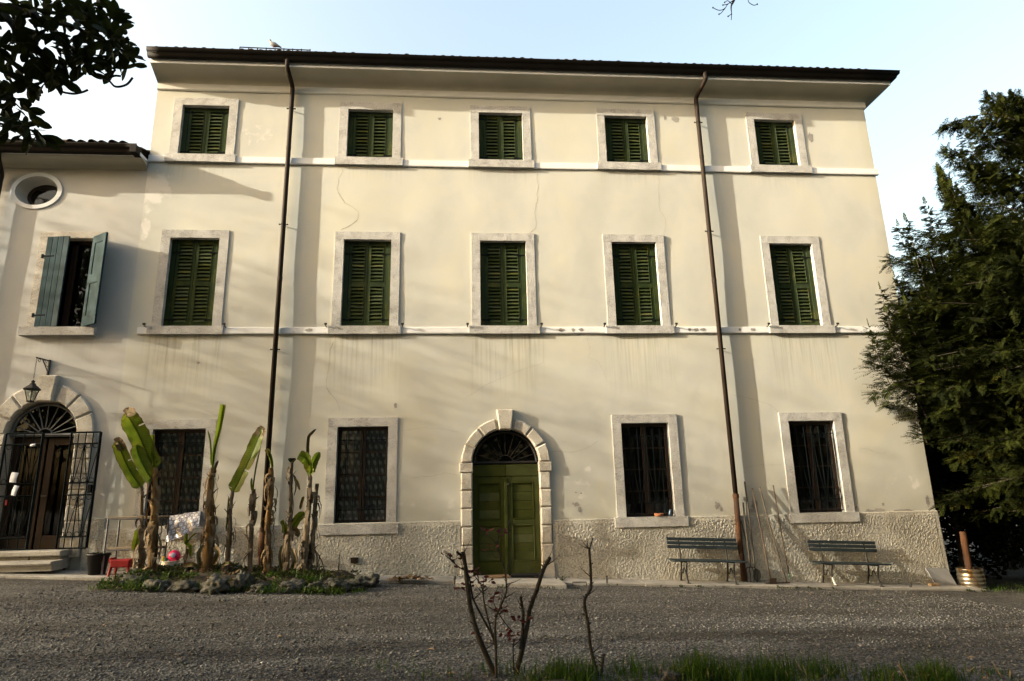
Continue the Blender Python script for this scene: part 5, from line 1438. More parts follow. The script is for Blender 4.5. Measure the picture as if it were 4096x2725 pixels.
blade(e, [Q(262,985), Q(268,1010), Q(255,1080), Q(235,1140)], .075, .2, M['banana'], fold=.6, seed=13)
blade(e, [Q(160,440,-1.33), Q(130,380,-1.36), Q(112,385,-1.37)], .08, .1, M['banana_dry'], fold=.4, seed=14, name='withered_tip')
e, P, t = ban('thick banana stem with one tall rolled upright leaf', (738,1310), (785,560), .135, .06, M['banana_stem'], 22, -1.2, 28, .02)
blade(e, [Q(785,560), Q(800,430), Q(835,280), Q(862,120)], .10, .2, M['banana'], fold=1.1, seed=23, prof=lambda t: .35+.65*min(1, t/.8))
blade(e, [Q(775,540), Q(772,400), Q(752,300)], .03, .2, M['banana'], fold=1.1, seed=24)
blade(e, [Q(790,620), Q(805,560), Q(825,510)], .035, .2, M['banana_dry'], fold=.8, seed=25, name='withered_leaf')
e, P, t = ban('slim banana stem under a long slanting yellow-green leaf', (875,1308), (925,720), .062, .04, M['banana_grey'], 31, -1.2, 16, .02)
blade(e, [Q(925,730), Q(950,680), Q(1010,560), Q(1070,430), Q(1105,340), Q(1125,290)], .125, -.1, M['banana'], fold=.25, seed=33, ragged=.05)
blade(e, [Q(1105,345), Q(1122,310), Q(1150,285)], .10, -.1, M['banana_dry'], fold=.3, seed=34, name='withered_tip')
blade(e, [Q(880,1000), Q(890,900), Q(897,760)], .022, .1, M['banana'], fold=.8, seed=35)
e, P, t = ban('slim banana stem with a thin green stalk at its top, left of the downpipe', (1045,1300), (1068,710), .060, .038, M['banana_grey'], 41, -1.15, 16, .0)
blade(e, [Q(1066,715), Q(1078,620), Q(1098,510), Q(1122,405)], .022, .1, M['banana'], fold=.9, seed=42)
blade(e, [Q(1062,720), Q(1056,680), Q(1058,630)], .025, .1, M['banana'], fold=.7, seed=43)
e, P, t = ban('sturdy banana stem with a folded brown bud, in front of the downpipe', (1165,1308), (1192,560), .085, .06, M['banana_stem'], 51, -1.15, 26, -.02)
blade(e, [Q(1200,560), Q(1192,510), Q(1172,450), Q(1160,438)], .075, .3, M['banana'], fold=1.3, seed=52, prof=lambda t: .6+.4*math.sin(t*3.1))
blade(e, [Q(1180,480), Q(1166,455), Q(1150,435)], .06, .3, M['banana_dry'], fold=1.2, seed=53, name='withered_tip')
e, P, t = ban('leafless dead banana stem with a blackened top', (1300,1305), (1338,510), .065, .035, M['banana_grey'], 61, -1.15, 24, .02)
blade(e, [Q(1355,640), Q(1375,660), Q(1392,715)], .03, .1, M['banana_dry'], fold=.5, seed=62, name='withered_leaf')
for k in range(3): blade(e, [Q(1338,520), Q(1325+k*14,505), Q(1322+k*18,492)], .035, .1*k, M['black_p'], fold=.6, seed=63+k, name='blackened_tip')
e, P, t = ban('rightmost leafy banana stem with a curled withered leaf on top', (1420,1325), (1466,610), .085, .045, M['banana_grey'], 71, -1.2, 26, .0)
blade(e, [Q(1466,620), Q(1468,570), Q(1440,500,-1.28), Q(1385,470,-1.33)], .12, -.5, M['banana'], fold=.4, seed=72, prof=lambda t: .35+.65*math.sin(min(1, t*1.1)*math.pi*.75))
blade(e, [Q(1468,600), Q(1485,540), Q(1505,490), Q(1531,452)], .075, .5, M['banana'], fold=.5, seed=73)
blade(e, [Q(1450,480), Q(1448,420), Q(1455,350), Q(1480,318), Q(1505,292)], .045, .2, M['banana_dry'], fold=.9, seed=74, name='withered_leaf')
e, P, t = ban('dead grey banana stem at the right end, leaning right', (1440,1320), (1512,670), .07, .045, M['banana_grey'], 81, -1.1, 20, .03)
blade(e, [Q(1420,760), Q(1408,800), Q(1395,850)], .035, .1, M['banana_dry'], fold=.7, seed=83, name='withered_leaf')
e, P, t = ban('short young banana shoot with one low green leaf at the right', (1270,1300), (1285,1010), .035, .02, M['banana_dry'], 91, -1.0, 8, .0)
blade(e, [Q(1340,980,-1.0), Q(1375,920,-1.0), Q(1425,870,-1.0)], .085, .3, M['banana'], fold=.5, seed=92)
blade(e, [Q(1290,1020,-1.0), Q(1285,960,-1.0), Q(1262,930,-1.0)], .055, .1, M['banana'], fold=.6, seed=93)
blade(e, [Q(1335,990,-1.0), Q(1365,1000,-1.02), Q(1385,1040,-1.05)], .06, .1, M['banana_dry'], fold=.5, seed=94, name='withered_leaf')
e, P, t = ban('seedling banana with narrow leaves beside the white pot', (590,1245), (600,1090), .022, .014, M['banana_dry'], 101, -1.0, 4, .0)
blade(e, [Q(600,1095,-1.0), Q(603,1050,-1.0), Q(606,1015,-1.0)], .04, .1, M['banana'], fold=.8, seed=102)
blade(e, [Q(600,1090,-1.0), Q(640,1040,-1.0), Q(672,1015,-1.0)], .018, .1, M['banana'], fold=.6, seed=103)
blade(e, [Q(602,1095,-1.0), Q(632,1110,-1.03), Q(630,1180,-1.05)], .04, .1, M['banana'], fold=.6, seed=104)
# brown husks standing at the back and fallen sheaths
for i, (a, b, c, w) in enumerate((((790,1235),(820,1160),(800,1110),.06),((690,1260),(640,1235),(585,1245),.05),((860,1235),(900,1225),(920,1240),.04),((1340,1260),(1355,1200),(1335,1120),.05),((1265,1270),(1255,1180),(1270,1100),.04),((700,1240),(690,1170),(720,1100),.05),((470,1325),(420,1270),(385,1240),.06))):
    sh = blade(None, [z4(*a, -1.35), z4(*b, -1.4), z4(*c, -1.35)], w, .2, M['banana_dry'], name='fallen_sheath', fold=.7, seed=200+i)
    tag(sh, ('grey dried sheath curling right of the thick stem', 'pale dried sheath lying right of the white pot', 'short pale sheath lying at the foot of the slanting-leaf stem', 'brown dried sheath right of the blackened stem', 'brown dried sheath left of the blackened stem', 'brown sheath hanging left of the thick stem', 'brown sheath lying at the foot of the tallest stem')[i], 'dead leaf', 'dead banana sheaths in the bed')
# weeds
def scatter_leaves(name, spots, size, mat, label, cat, seed, up=.9, wr=(.2, .4), kind='stuff', parent=None):
    random.seed(seed); V = []; F = []
    for (x, y, z, n, rad) in spots:
        for _ in range(n):
            a = rnd(0, 6.28); rr = rad*math.sqrt(random.random()); c = Vector((x+rr*math.cos(a), y+rr*math.sin(a), z+rnd(-.01, .05)*(1-rr/rad)))
            b = rnd(0, 6.28); l = size*rnd(.5, 1.4); d = Vector((math.cos(b), math.sin(b), rnd(.0, up)*1.5)).normalized()*l
            w = d.cross(Vector((rnd(-.4,.4), rnd(-.4,.4), 1))).normalized()*l*rnd(*wr)
            q = len(V); V += [c, c+d*.45+w, c+d, c+d*.45-w]; F.append((q, q+1, q+2, q+3))
    o = npmesh(name, [tuple(v) for v in V], F, mat, parent)
    if label: tag(o, label, cat, kind=kind)
    return o
random.seed(5); sp = []
for _ in range(330):
    x = rnd(-5.75, -1.6); y = rnd(-2.42, -.4); 
    if nz(x*1.1, y*1.1, 7) < -.12: continue
    sp.append((x, y, BH(x, y)+rnd(0, .06), random.randint(14, 40), rnd(.08, .2)))
scatter_leaves('weeds', sp, .055, M['weed'], 'low green weeds covering the banana bed', 'weeds', 31)
sp = [(rnd(-5.6, -1.8), rnd(-2.3, -.5), 0, 8, .12) for _ in range(70)]; sp = [(x, y, BH(x, y)+.01, n, r_) for x, y, _, n, r_ in sp]
scatter_leaves('dry_litter', sp, .10, M['dry'], 'dry straw and dead leaves lying in the banana bed', 'leaf litter', 32, .5, (.08, .2))
sp = [(rnd(-5.7, -1.6), rnd(-2.5, -1.8), 0, 22, .13) for _ in range(80)]; sp = [(x, y, BH(x, y)+.02, n, r_) for x, y, _, n, r_ in sp]
scatter_leaves('grass_tufts', sp, .10, M['grass'], 'small grass tufts between the edging rocks', 'grass', 33, 2.0, (.04, .09))
# twiggy dead stalks by the vent
for i, (bx, tx, h) in enumerate(((-2.62, -2.55, .33), (-2.45, -2.60, .36), (-2.22, -2.2, .34))):
    b = Vector((bx, -.95, BH(bx, -.95))); m = MB().tube(smooth_path([b, b+Vector(((tx-bx)*.4, 0, h*.5)), b+Vector((tx-bx, -.02, h))], 4), [.012]*4+[.009]*5, 6)
    tag(m.build('dead_stalk', M['bark']), ('blackened stub stalk left of the vent', 'bent dead stalk left of the vent', 'thin stalk with a green tip in front of the vent')[i], 'stalk', 'dead stalks at the right of the bed')
# leaf pile right of the bed
sp = [(rnd(-1.35, -.55), rnd(-.95, -.72), 0, 10, .10) for _ in range(26)]; sp = [(x, y, g(x)+.02+.07*max(0, 1-abs(x+.9)/.45), n, r_) for x, y, _, n, r_ in sp]
scatter_leaves('leaf_pile', sp, .07, M['dry'], 'heap of dry brown leaves and twigs left of the green door', 'leaf pile', 34, .8, (.2, .45))
# weeds along the pavement edge, stray tufts in the gravel
random.seed(8); sp = []
for _ in range(80):
    x = rnd(-1.6, 10.2); y = -.74+rnd(-.12, .02) if not (-.2 < x < 2.0) else -1.27+rnd(-.1, .0); 
    if nz(x*1.3, 4.4) > -.12: sp.append((x, y, g(x)-.005, random.randint(5, 16), rnd(.03, .09)))
for x in (-.05, .02, 1.86, 1.9, 1.95, 5.6, 6.0, 6.05): sp.append((x, rnd(-.5, -.2), g(x)+.04, 16, .09))
scatter_leaves('pavement_weeds', sp, .045, M['weed'], 'small weeds growing along the pavement edge', 'weeds', 35, 1.2, (.12, .3))
sp = [(rnd(-4, 8), rnd(-7.4, -1.2), 0, 9, .05) for _ in range(42)]; sp = [(x, y, g(x)-.008, n, r_) for x, y, _, n, r_ in sp if not (x < -1.5 and y > -2.5)]
scatter_leaves('gravel_weeds', sp, .035, M['weed'], 'tiny green tufts scattered in the gravel', 'weeds', 36, 1.2, (.1, .25))
# single fallen leaves on the gravel
random.seed(12)
for i in range(34):
    x, y = rnd(-4.2, 6.5), rnd(-7.5, -1.5)
    if x < -1.3 and y > -2.7: continue
    l = rnd(.04, .085); a = rnd(0, 6.28); V = []
    for k in range(5):
        u = k/4; w = l*.28*math.sin(math.pi*min(.98, u+.03)); V += [((u-.5)*l, -w, .012*math.sin(u*3)), ((u-.5)*l, w, .012*math.sin(u*3)+.006)]
    m = MB().add([(x+p*math.cos(a)-q*math.sin(a), y+p*math.sin(a)+q*math.cos(a), g(x)+.004+r_) for p, q, r_ in V], [(2*k, 2*k+1, 2*k+3, 2*k+2) for k in range(4)])
    tag(m.build('fallen_leaf', M['dry'], None, True), 'curled brown leaf lying alone on the gravel', 'leaf', 'single dead leaves on the gravel')

# ---------------------------------------------------------------- foreground: rose canes, grass
RY0 = -7.3
Z8 = lambda x, y, d=RY0: z8(x, y, d)
def cane(parent, pts, r0, r1, seed, thorn=True, name='cane', dd=RY0):
    random.seed(seed); P = smooth_path([Z8(x, y, dd+rnd(-.03, .03)) for x, y in pts], 6); n = len(P)
    V = []; k = 9; F = []
    for i, p in enumerate(P):
        t = i/(n-1); r = r0+(r1-r0)*t; tan = (P[min(i+1, n-1)]-P[max(i-1, 0)]).normalized(); a_ = tan.cross(Vector((0, 1, .1))).normalized(); b_ = tan.cross(a_)
        for q in range(k):
            an = 2*math.pi*q/k; rr = r*(1+.22*nz(seed+i*.6, q*1.3)); V.append(tuple(p+(a_*math.cos(an)+b_*math.sin(an))*rr))
    F = [(i*k+q, i*k+(q+1) % k, (i+1)*k+(q+1) % k, (i+1)*k+q) for i in range(n-1) for q in range(k)]+[tuple((n-1)*k+q for q in range(k))]
    c = MB().add(V, F).build(name, M['dark_bark'], parent, True)
    if thorn:
        tm = MB()
        for _ in range(max(6, int(n*.8))):
            i = random.randrange(1, n-1); p = P[i]; r = r0+(r1-r0)*i/(n-1); a = rnd(0, 6.28); d = Vector((math.cos(a), math.sin(a)*.6, rnd(.0, .9))).normalized()
            l = rnd(.010, .028) if random.random() < .72 else rnd(.04, .13)
            tm.tube([p+d*r*.7, p+d*(r+l*.55)+Vector((0, 0, l*.12)), p+d*(r+l)+Vector((0, 0, l*.3))], [.006, .003, .0015], 4)
        th = tm.build('thorns', M['dark_bark'], c); th['kind'] = 'stuff'
    return P
def rose_leaf(parent, p, seed, s=.05):
    random.seed(seed)
    for k in range(random.randint(3, 5)):
        a = rnd(0, 6.28); d = Vector((math.cos(a), math.sin(a)*.7, rnd(-.4, .7))).normalized()*s*rnd(.7, 1.4); o_ = p+d*.5
        w = d.cross(Vector((rnd(-.6,.6), rnd(-.8,-.2), .8))).normalized()*s*rnd(.28, .42); up2 = w.cross(d).normalized()*s*.12
        MB().add([tuple(v) for v in (o_, o_+d*.35+w, o_+d*.35-up2, o_+d*.35-w, o_+d*.75+w*.7, o_+d*.75-w*.7, o_+d)], [(0,1,2),(0,2,3),(1,4,6,2),(2,6,5,3)]).build('leaf', M['rose'], parent, True)
b = Z8(530, 830); b.z = g(b.x)
rose = empty('rose_bush', b, 'pruned dark rose bush with red young leaves in front of the green door', 'rose bush')
cane(rose, [(520,850),(505,800),(455,690),(410,580),(378,470),(360,370),(345,240),(330,140)], .026, .019, 1)
cane(rose, [(332,180),(318,160),(298,140)], .012, .010, 2, False)
cane(rose, [(590,850),(603,800),(640,650),(668,520),(680,440),(720,330),(745,250),(765,205),(785,172)], .024, .017, 3, dd=-7.25)
cane(rose, [(505,820),(502,650),(500,500),(530,420),(557,345),(548,240),(520,150),(510,105),(516,40)], .012, .004, 4, dd=-7.35)
cane(rose, [(498,600),(440,500),(385,390),(372,330),(355,255),(300,215),(262,180),(238,160)], .010, .004, 5)
cane(rose, [(500,640),(468,520),(440,400),(432,330),(405,285)], .009, .004, 6, dd=-7.36)
cane(rose, [(596,760),(592,650),(598,600)], .008, .004, 7)
cane(rose, [(628,650),(642,560),(646,470),(640,430),(632,375)], .015, .012, 8, dd=-7.28)
cane(rose, [(590,560),(540,500),(500,430),(490,380),(520,320)], .005, .003, 9, False)
cane(rose, [(512,110),(480,70),(450,50),(440,30)], .005, .003, 10, False)
cane(rose, [(340,170),(336,130),(330,92)], .004, .003, 11, False)
cane(rose, [(556,250),(575,200),(590,170)], .005, .002, 13, False)
cane(rose, [(540,160),(500,170),(475,130)], .004, .002, 14, False)
for i, (x, y) in enumerate(((445,35),(465,40),(540,40),(528,35),(550,48),(470,130),(490,122),(285,170),(295,180),(270,205),(240,162),(410,262),(425,275),(440,290),(465,290),(372,245),(365,262),(320,320),(330,335),(490,368),(510,372),(505,400),(515,450),(530,440),(548,572),(595,570),(600,590),(575,580),(410,565),(608,497),(622,500),(660,500),(400,310),(450,310),(352,345))):
    rose_leaf(rose, Z8(x, y, RY0+rnd(-.06, .06)), 300+i, .046)
b = Z8(1040, 830); b.z = g(b.x)
r2 = empty('rose_cane', b, 'single tall bare rose cane standing alone right of the rose bush', 'rose cane')
cane(r2, [(1050,850),(1035,790),(1000,650),(985,520),(966,400),(998,335),(1000,260),(996,190),(990,118)], .017, .011, 21)
cane(r2, [(992,140),(1000,100),(1012,68)], .006, .003, 22, False); cane(r2, [(990,130),(982,105),(985,85)], .004, .003, 23, False)
cane(r2, [(1004,100),(1005,85),(1008,66)], .003, .002, 27, False); cane(r2, [(998,210),(1012,200)], .004, .002, 28, False)
cane(r2, [(968,470),(955,465)], .01, .008, 24, False); cane(r2, [(984,520),(998,512)], .01, .007, 25, False)
b = Z8(1055, 830); b.z = g(b.x)
r3 = empty('rose_stub', b, 'short cut rose stub at the foot of the single tall cane', 'rose cane')
cane(r3, [(1050,850),(1056,760),(1068,675)], .014, .011, 26)
# soil strip the roses grow in
V = []; nx, ny = 60, 10
for j in range(ny+1):
    for i in range(nx+1):
        x = .1+6.4*i/nx; y = -8.6+1.18*j/ny+.06*nz(x*1.2, 3) ; k = min(1, max(0, (-7.42-y)/.25), max(0, (x-.1)/.5)); V.append((x, y, g(x)-.02+.05*k*(1+.8*nz(x*3, y*3))))
o = npmesh('soil_bed', V, [(j*(nx+1)+i, j*(nx+1)+i+1, (j+1)*(nx+1)+i+1, (j+1)*(nx+1)+i) for j in range(ny) for i in range(nx)], M['soil'], None, True); o['kind'] = 'structure'
rock((1.05, -7.42, g(1)+.02), (.09, .06, .06), 40, 'small grey stone at the foot of the tall cane', 'stones in the foreground soil', 'stone')
rock((.62, -7.45, g(1)+.02), (.05, .05, .04), 42, 'brownish stone between bush and tall cane', 'stones in the foreground soil', 'stone')
rock((1.85, -7.45, g(2)+.02), (.09, .06, .05), 44, 'dark stone in the grass right of the tall cane', 'stones in the foreground soil', 'stone')
def grass():
    rs = random.Random(4); V = []; F = []
    def dens(x):
        return .25+.9*math.exp(-((x-2.35)/.75)**2)+.5*math.exp(-((x-4.15)/.3)**2)+.35*math.exp(-((x-1.0)/.5)**2)+.3*math.exp(-((x-3.4)/.5)**2)
    n = 0
    while n < 5200:
        x = rs.uniform(-.6, 5.2); y = rs.gauss(-7.42, .16)
        if y > -6.95 or rs.random() > dens(x)*(1 if x > .2 else .3): continue
        n += 1; tall = rs.random() < .05
        cl = nz(x*2.6, y*3.0, 4)
        if rs.random() > .55+1.4*cl: continue
        h = rs.uniform(.04, .14)*(.6+.6*min(1.3, dens(x)))*(1+.8*cl)*(2.0 if tall else 1); w = .003 if tall else rs.uniform(.003, .006)
        a = rs.uniform(0, 6.28); lean = rs.uniform(.05, .5)*h if rs.random() < .75 else rs.uniform(.6, 1.4)*h; z = g(x)+.0
        dx, dy = math.cos(a)*lean, math.sin(a)*lean; px, py = -math.sin(a)*w, math.cos(a)*w
        q = len(V); V += [(x-px, y-py, z), (x+px, y+py, z), (x+px*.8+dx*.35, y+py*.8+dy*.35, z+h*.55), (x-px*.8+dx*.35, y-py*.8+dy*.35, z+h*.55), (x+dx+px*.15, y+dy+py*.15, z+h), (x+dx-px*.15, y+dy-py*.15, z+h)]
        F += [(q, q+1, q+2, q+3), (q+3, q+2, q+4, q+5)]
    for _ in range(900):                      # thin outliers on the gravel side
        x = rs.uniform(-1.2, 5.2); y = -7.25+abs(rs.gauss(0, .28)); h = rs.uniform(.02, .07)
        if nz(x*1.8, y*2, 11) < .05: continue
        a = rs.uniform(0, 6.28); w = .003; lean = rs.uniform(.2, 1.1)*h; z = g(x)-.005
        dx, dy = math.cos(a)*lean, math.sin(a)*lean; px, py = -math.sin(a)*w, math.cos(a)*w
        q = len(V); V += [(x-px, y-py, z), (x+px, y+py, z), (x+px*.8+dx*.35, y+py*.8+dy*.35, z+h*.55), (x-px*.8+dx*.35, y-py*.8+dy*.35, z+h*.55), (x+dx+px*.15, y+dy+py*.15, z+h), (x+dx-px*.15, y+dy-py*.15, z+h)]
        F += [(q, q+1, q+2, q+3), (q+3, q+2, q+4, q+5)]
    o = npmesh('grass', V, F, M['grass']); tag(o, 'bright green grass growing along the front edge of the gravel', 'grass', kind='stuff')
grass()
random.seed(91)
sp = [(rnd(.2, 5.0), rnd(-7.6, -7.3), 0, 6, .12) for _ in range(30)]; sp = [(x, y, g(x)+.02, n, r_) for x, y, _, n, r_ in sp]
scatter_leaves('dead_grass', sp, .11, M['dry'], 'dead straw-coloured blades lying in the foreground grass', 'dead grass', 92, .9, (.03, .06))
# ---------------------------------------------------------------- trees
def needle_tree(name, label, base, height, reach, nbr, seed, mat, cat='tree', ang=(0, 6.2832), dens=1.0, zmin=.6, spray_len=(.22, .42), leaders=(), fill=0, arms=(), ztop=None):
    """conifer: ascending limbs that carry hanging, feathered sprays"""
    rs = random.Random(seed); b = Vector(base)
    e = empty(name, base, label, cat)
    MB().tube([b, b+Vector((.1, 0, height*.5)), b+Vector((0, .1, height))], [.28, .18, .03], 10).build('trunk', M['bark'], e, True)
    V = []; F = []; limbs = MB()
    def spray(p, d, L):
        """feather: rachis with side twigs, two rows of flat needle bundles"""
        side = d.cross(Vector((0, 0, 1)));
        if side.length < .05: side = Vector((1, 0, 0))
        side.normalize(); nn = side.cross(d).normalized()
        tw = rs.uniform(-.7, .7); side = side*math.cos(tw)+nn*math.sin(tw)
        n = rs.randint(7, 10)
        for i in range(n):
            t = (i+.6)/n; c = p+d*(L*t)+Vector((0, 0, -.12*L*t*t)); w = L*.36*(1-t*.65)*rs.uniform(.7, 1.2)
            for s in (-1, 1):
                dd = (side*s*.85+d*.6+Vector((0, 0, rs.uniform(-.35, .1)))).normalized()*w; ww = dd.cross(nn).normalized()*.013
                q = len(V); V.extend((c-ww*.4, c+dd*.5+ww, c+dd, c+dd*.5-ww)); F.append((q, q+1, q+2, q+3))
        q = len(V); s2 = side*.006; V.extend((p-s2, p+s2, p+d*L*1.08+s2*.3, p+d*L*1.08-s2*.3)); F.append((q, q+1, q+2, q+3))
    for k in range(nbr):
        z = zmin+((ztop or height)-zmin)*(rs.random()**1.05); a = rs.uniform(*ang); Rr = reach(z, a)*rs.uniform(.72, 1.06)
        if Rr < .25: continue
        rise = rs.uniform(.10, .42); pts = []
        for i in range(9):
            u = i/8; w = Vector((math.cos(a+.25*nz(k*1.3, u*2)), math.sin(a+.25*nz(k*1.3, u*2)), 0))
            pts.append(b+Vector((0, 0, z))+w*(Rr*u)+Vector((0, 0, Rr*(rise*u-.30*u*u)+(.18*u**6))))
        limbs.tube(pts, [.03*(1-.9*i/8)+.003 for i in range(9)], 4, False)
        ns = int((8+Rr*17)*dens)
        for s in range(ns):
            u = .12+.90*rs.random()**.72; i = min(7, int(u*8)); p = pts[i].lerp(pts[i+1], min(1.0, u*8-i)); t = (pts[i+1]-pts[i]).normalized()
            sgn = rs.choice((-1, 1)); d = (t*rs.uniform(.35, 1.0)+t.cross(Vector((0, 0, 1)))*sgn*rs.uniform(.2, 1.0)+Vector((0, 0, rs.uniform(-.75, .30)))).normalized()
            L = rs.uniform(*spray_len)*(1.15-.35*u); spray(p+Vector((rs.uniform(-.1,.1), rs.uniform(-.1,.1), rs.uniform(-.08,.05))), d, L)
            if rs.random() < .6: spray(p+d*L*.6, (d+Vector((rs.uniform(-.7,.7), rs.uniform(-.7,.7), rs.uniform(-.5,.4)))).normalized(), L*.75)
        for _ in range(4): spray(pts[-1], ((pts[-1]-pts[-2]).normalized()+Vector((rs.uniform(-.5,.5), rs.uniform(-.5,.5), rs.uniform(-.1,.7)))).normalized(), rs.uniform(.2, .34))
    for k in range(fill):                      # older inner foliage
        z = zmin+((ztop or height)*.97-zmin)*rs.random(); a = rs.uniform(*ang); q_ = reach(z, a)*rs.uniform(.25, .86)
        p = b+Vector((math.cos(a)*q_, math.sin(a)*q_, z)); d = Vector((rs.uniform(-1,1), rs.uniform(-1,1), rs.uniform(-.9,.3))).normalized()
        spray(p, d, rs.uniform(.22, .42))
    for pts in arms:
        P = smooth_path(pts, 8); m_ = len(P)
        limbs.tube(P, [.006+.02*i/m_ for i in range(m_)], 4, False)
        for i, p in enumerate(P):
            u = i/(m_-1); t = (P[max(i-1, 0)]-P[min(i+1, m_-1)]).normalized()
            for _ in range(int(7+14*min(1, u*2))):
                sd = t.cross(Vector((0, 0, 1)))*rs.uniform(-1, 1); d = (t*rs.uniform(.1, .9)+sd+Vector((0, 0, rs.uniform(-.9, .35)))).normalized()
                o_ = Vector((rs.uniform(-.12,.12), rs.uniform(-.3,.3), rs.uniform(-.42,.05)))*min(1, .15+u*1.3)
                spray(p+o_, d, rs.uniform(.14, .30))
    for (tx, ty, tz, h, rr) in leaders:
        top = Vector((tx, ty, tz)); foot = top+Vector((.25*h, .05, -h))
        limbs.tube([foot, foot.lerp(top, .5)+Vector((-.06, 0, 0)), top], [.012, .008, .003], 4, False)
        n = int(150*h)
        for k in range(n):
            u = rs.random()**.7; p = top.lerp(foot, u); a = rs.uniform(0, 6.28); w = rr*(.12+.88*u)
            d = Vector((math.cos(a), math.sin(a), rs.uniform(-.25, .55))).normalized()
            spray(p+d*w*rs.uniform(0, .7), d, max(.14, w*rs.uniform(.5, .95)))
        spray(top, Vector((-.1, 0, 1)).normalized(), .2)
    limbs.build('branches', M['bark'], e)
    npmesh('crown', [tuple(v) for v in V], F, mat, e)
    return e
YX, YY = 14.2, -.9
ZP = [(0.3, 11.4), (1.1, 11.2), (2.0, 10.6), (2.6, 9.9), (3.2, 9.5), (4.0, 8.9), (4.5, 8.7), (5.1, 8.85), (5.9, 9.3), (7.2, 9.9), (7.6, 10.25), (8.8, 11.2), (9.4, 11.5), (10.0, 11.7), (10.5, 12.3), (10.9, 12.9), (11.4, 13.9)]
YL = []
for (px, py, yy, h, rr) in ((2275,222,-.6,1.6,.55),(2165,392,-.8,1.5,.42),(2085,508,-1.0,1.2,.38),(2068,522,-.7,1.0,.34),(2027,668,-1.3,1.1,.36),(2000,752,-1.2,.7,.3),(2130,470,-.6,1.2,.4),(2215,300,-.4,1.5,.5),(2310,235,-.9,1.6,.55),(2240,345,-1.1,1.3,.45),(2190,430,-1.2,1.2,.45),(2110,600,-1.4,1.2,.45),(2060,640,-1.1,1.1,.4),(2040,720,-1.4,.9,.5),(2012,790,-1.2,.6,.45),(2035,835,-1.0,.6,.5),(2070,790,-1.3,.9,.55),(2085,700,-1.5,1.0,.55),(2050,760,-.8,.9,.5),(2095,860,-1.1,.9,.5),(2110,760,-1.3,1.1,.6),(2120,680,-.9,1.2,.6),(2140,590,-1.2,1.3,.6),(2105,940,-.9,.7,.4),(2330,222,-.5,1.6,.6)):
    q = zD(px, py, yy); YL.append((q.x, q.y, q.z, h, rr))
YA_ = []
for (yy, pts) in ((-.9, ((2170,290),(2230,270),(2300,265),(2390,300))), (-1.1, ((2180,345),(2230,375),(2300,410),(2390,440))), (-.6, ((2275,222),(2320,250),(2390,270))), (-.8, ((2165,395),(2185,440),(2230,500),(2310,540))),
        (-1.3, ((2210,470),(2280,470),(2390,500))), (-.4, ((2300,225),(2357,235),(2430,260))), (-1.2, ((2240,300),(2300,320),(2400,350))), (-.5, ((2250,420),(2320,440),(2420,470))), (-.2, ((2230,520),(2300,520),(2420,540))), (-.7, ((2330,222),(2380,250),(2440,290))), (-1.5, ((2290,380),(2340,390),(2430,420))), (-.1, ((2320,330),(2370,350),(2440,380)))):
    YA_.append([zD(a, b_, yy-.0006*(a-2160)) for a, b_ in pts])
def yreach(z, a):
    for (z0, x0), (z1, x1) in zip(ZP[:-1], ZP[1:]):
        if z <= z1: x = x0+(x1-x0)*max(0, (z-z0))/(z1-z0); break
    else: x = 13.9
    left = YX-x
    c = -math.cos(a)                       # 1 towards the house
    return left*(1.0 if c > .2 else .85)*(1 if math.sin(a) < 0 else .9)
needle_tree('yew_tree', 'dark feathery conifer overlapping the right corner of the villa', (YX, YY, g(14)-.1), 11.2, yreach, 400, 5, M['yew'], ang=(R(95), R(300)), dens=1.3, leaders=YL, fill=9000, zmin=1.9, ztop=7.6, arms=YA_)

def leaf_tree(name, label, base, height, crown_c, crown_r, nleaf, size, seed, mat, lump=9, cat='tree', group=None, bark='bark', hollow=.35, tr=.022):
    rs = random.Random(seed); b = Vector(base); e = empty(name, base, label, cat, group)
    C = Vector(crown_c)
    MB().tube(smooth_path([b, b.lerp(C, .4)+Vector((rs.uniform(-.3,.3), rs.uniform(-.3,.3), 0)), C+Vector((0, 0, crown_r[2]*.5))], 4), [height*tr*(1-.1*i) for i in range(9)], 9).build('trunk', M[bark], e, True)
    lumps = []; br = MB()
    for _ in range(lump):
        while True:
            u = Vector((rs.uniform(-1,1), rs.uniform(-1,1), rs.uniform(-1,1)))
            if u.length < 1: break
        u = u.normalized()*u.length**.4
        c = C+Vector((u.x*crown_r[0]*.75, u.y*crown_r[1]*.75, u.z*crown_r[2]*.75)); lumps.append((c, rs.uniform(.3, .55)))
        br.tube(smooth_path([b.lerp(C, rs.uniform(.5, .95)), b.lerp(C, .9).lerp(c, .5)+Vector((0, 0, .15)), c], 3), [.07*height/9*min(1, 10/lump)**1.5*(1-.13*i) for i in range(7)], 5, False)
    br.build('branches', M[bark], e)
    n = nleaf; rr = np.random.RandomState(seed)
    li = rr.randint(0, lump, n); cen = np.array([tuple(l[0]) for l in lumps])[li]; rad = np.array([l[1] for l in lumps])[li]
    d = rr.standard_normal((n, 3)); d /= np.linalg.norm(d, axis=1)[:, None]
    q = hollow+(1-hollow)*rr.random_sample(n)**.6
    P = cen+d*(q*rad)[:, None]*np.array(crown_r)[None]
    dir_ = rr.standard_normal((n, 3))*[1, 1, .6]+d*.6; dir_ /= np.linalg.norm(dir_, axis=1)[:, None]
    w = np.cross(dir_, rr.standard_normal((n, 3))); w /= np.linalg.norm(w, axis=1)[:, None]
    s = size*rr.uniform(.6, 1.4, n)[:, None]
    V = np.stack([P-dir_*s*.5, P+w*s*.28, P+dir_*s*.5, P-w*s*.28], 1).reshape(-1, 3)
    npmesh('crown', V, np.arange(n*4).reshape(-1, 4), mat, e)
    return e
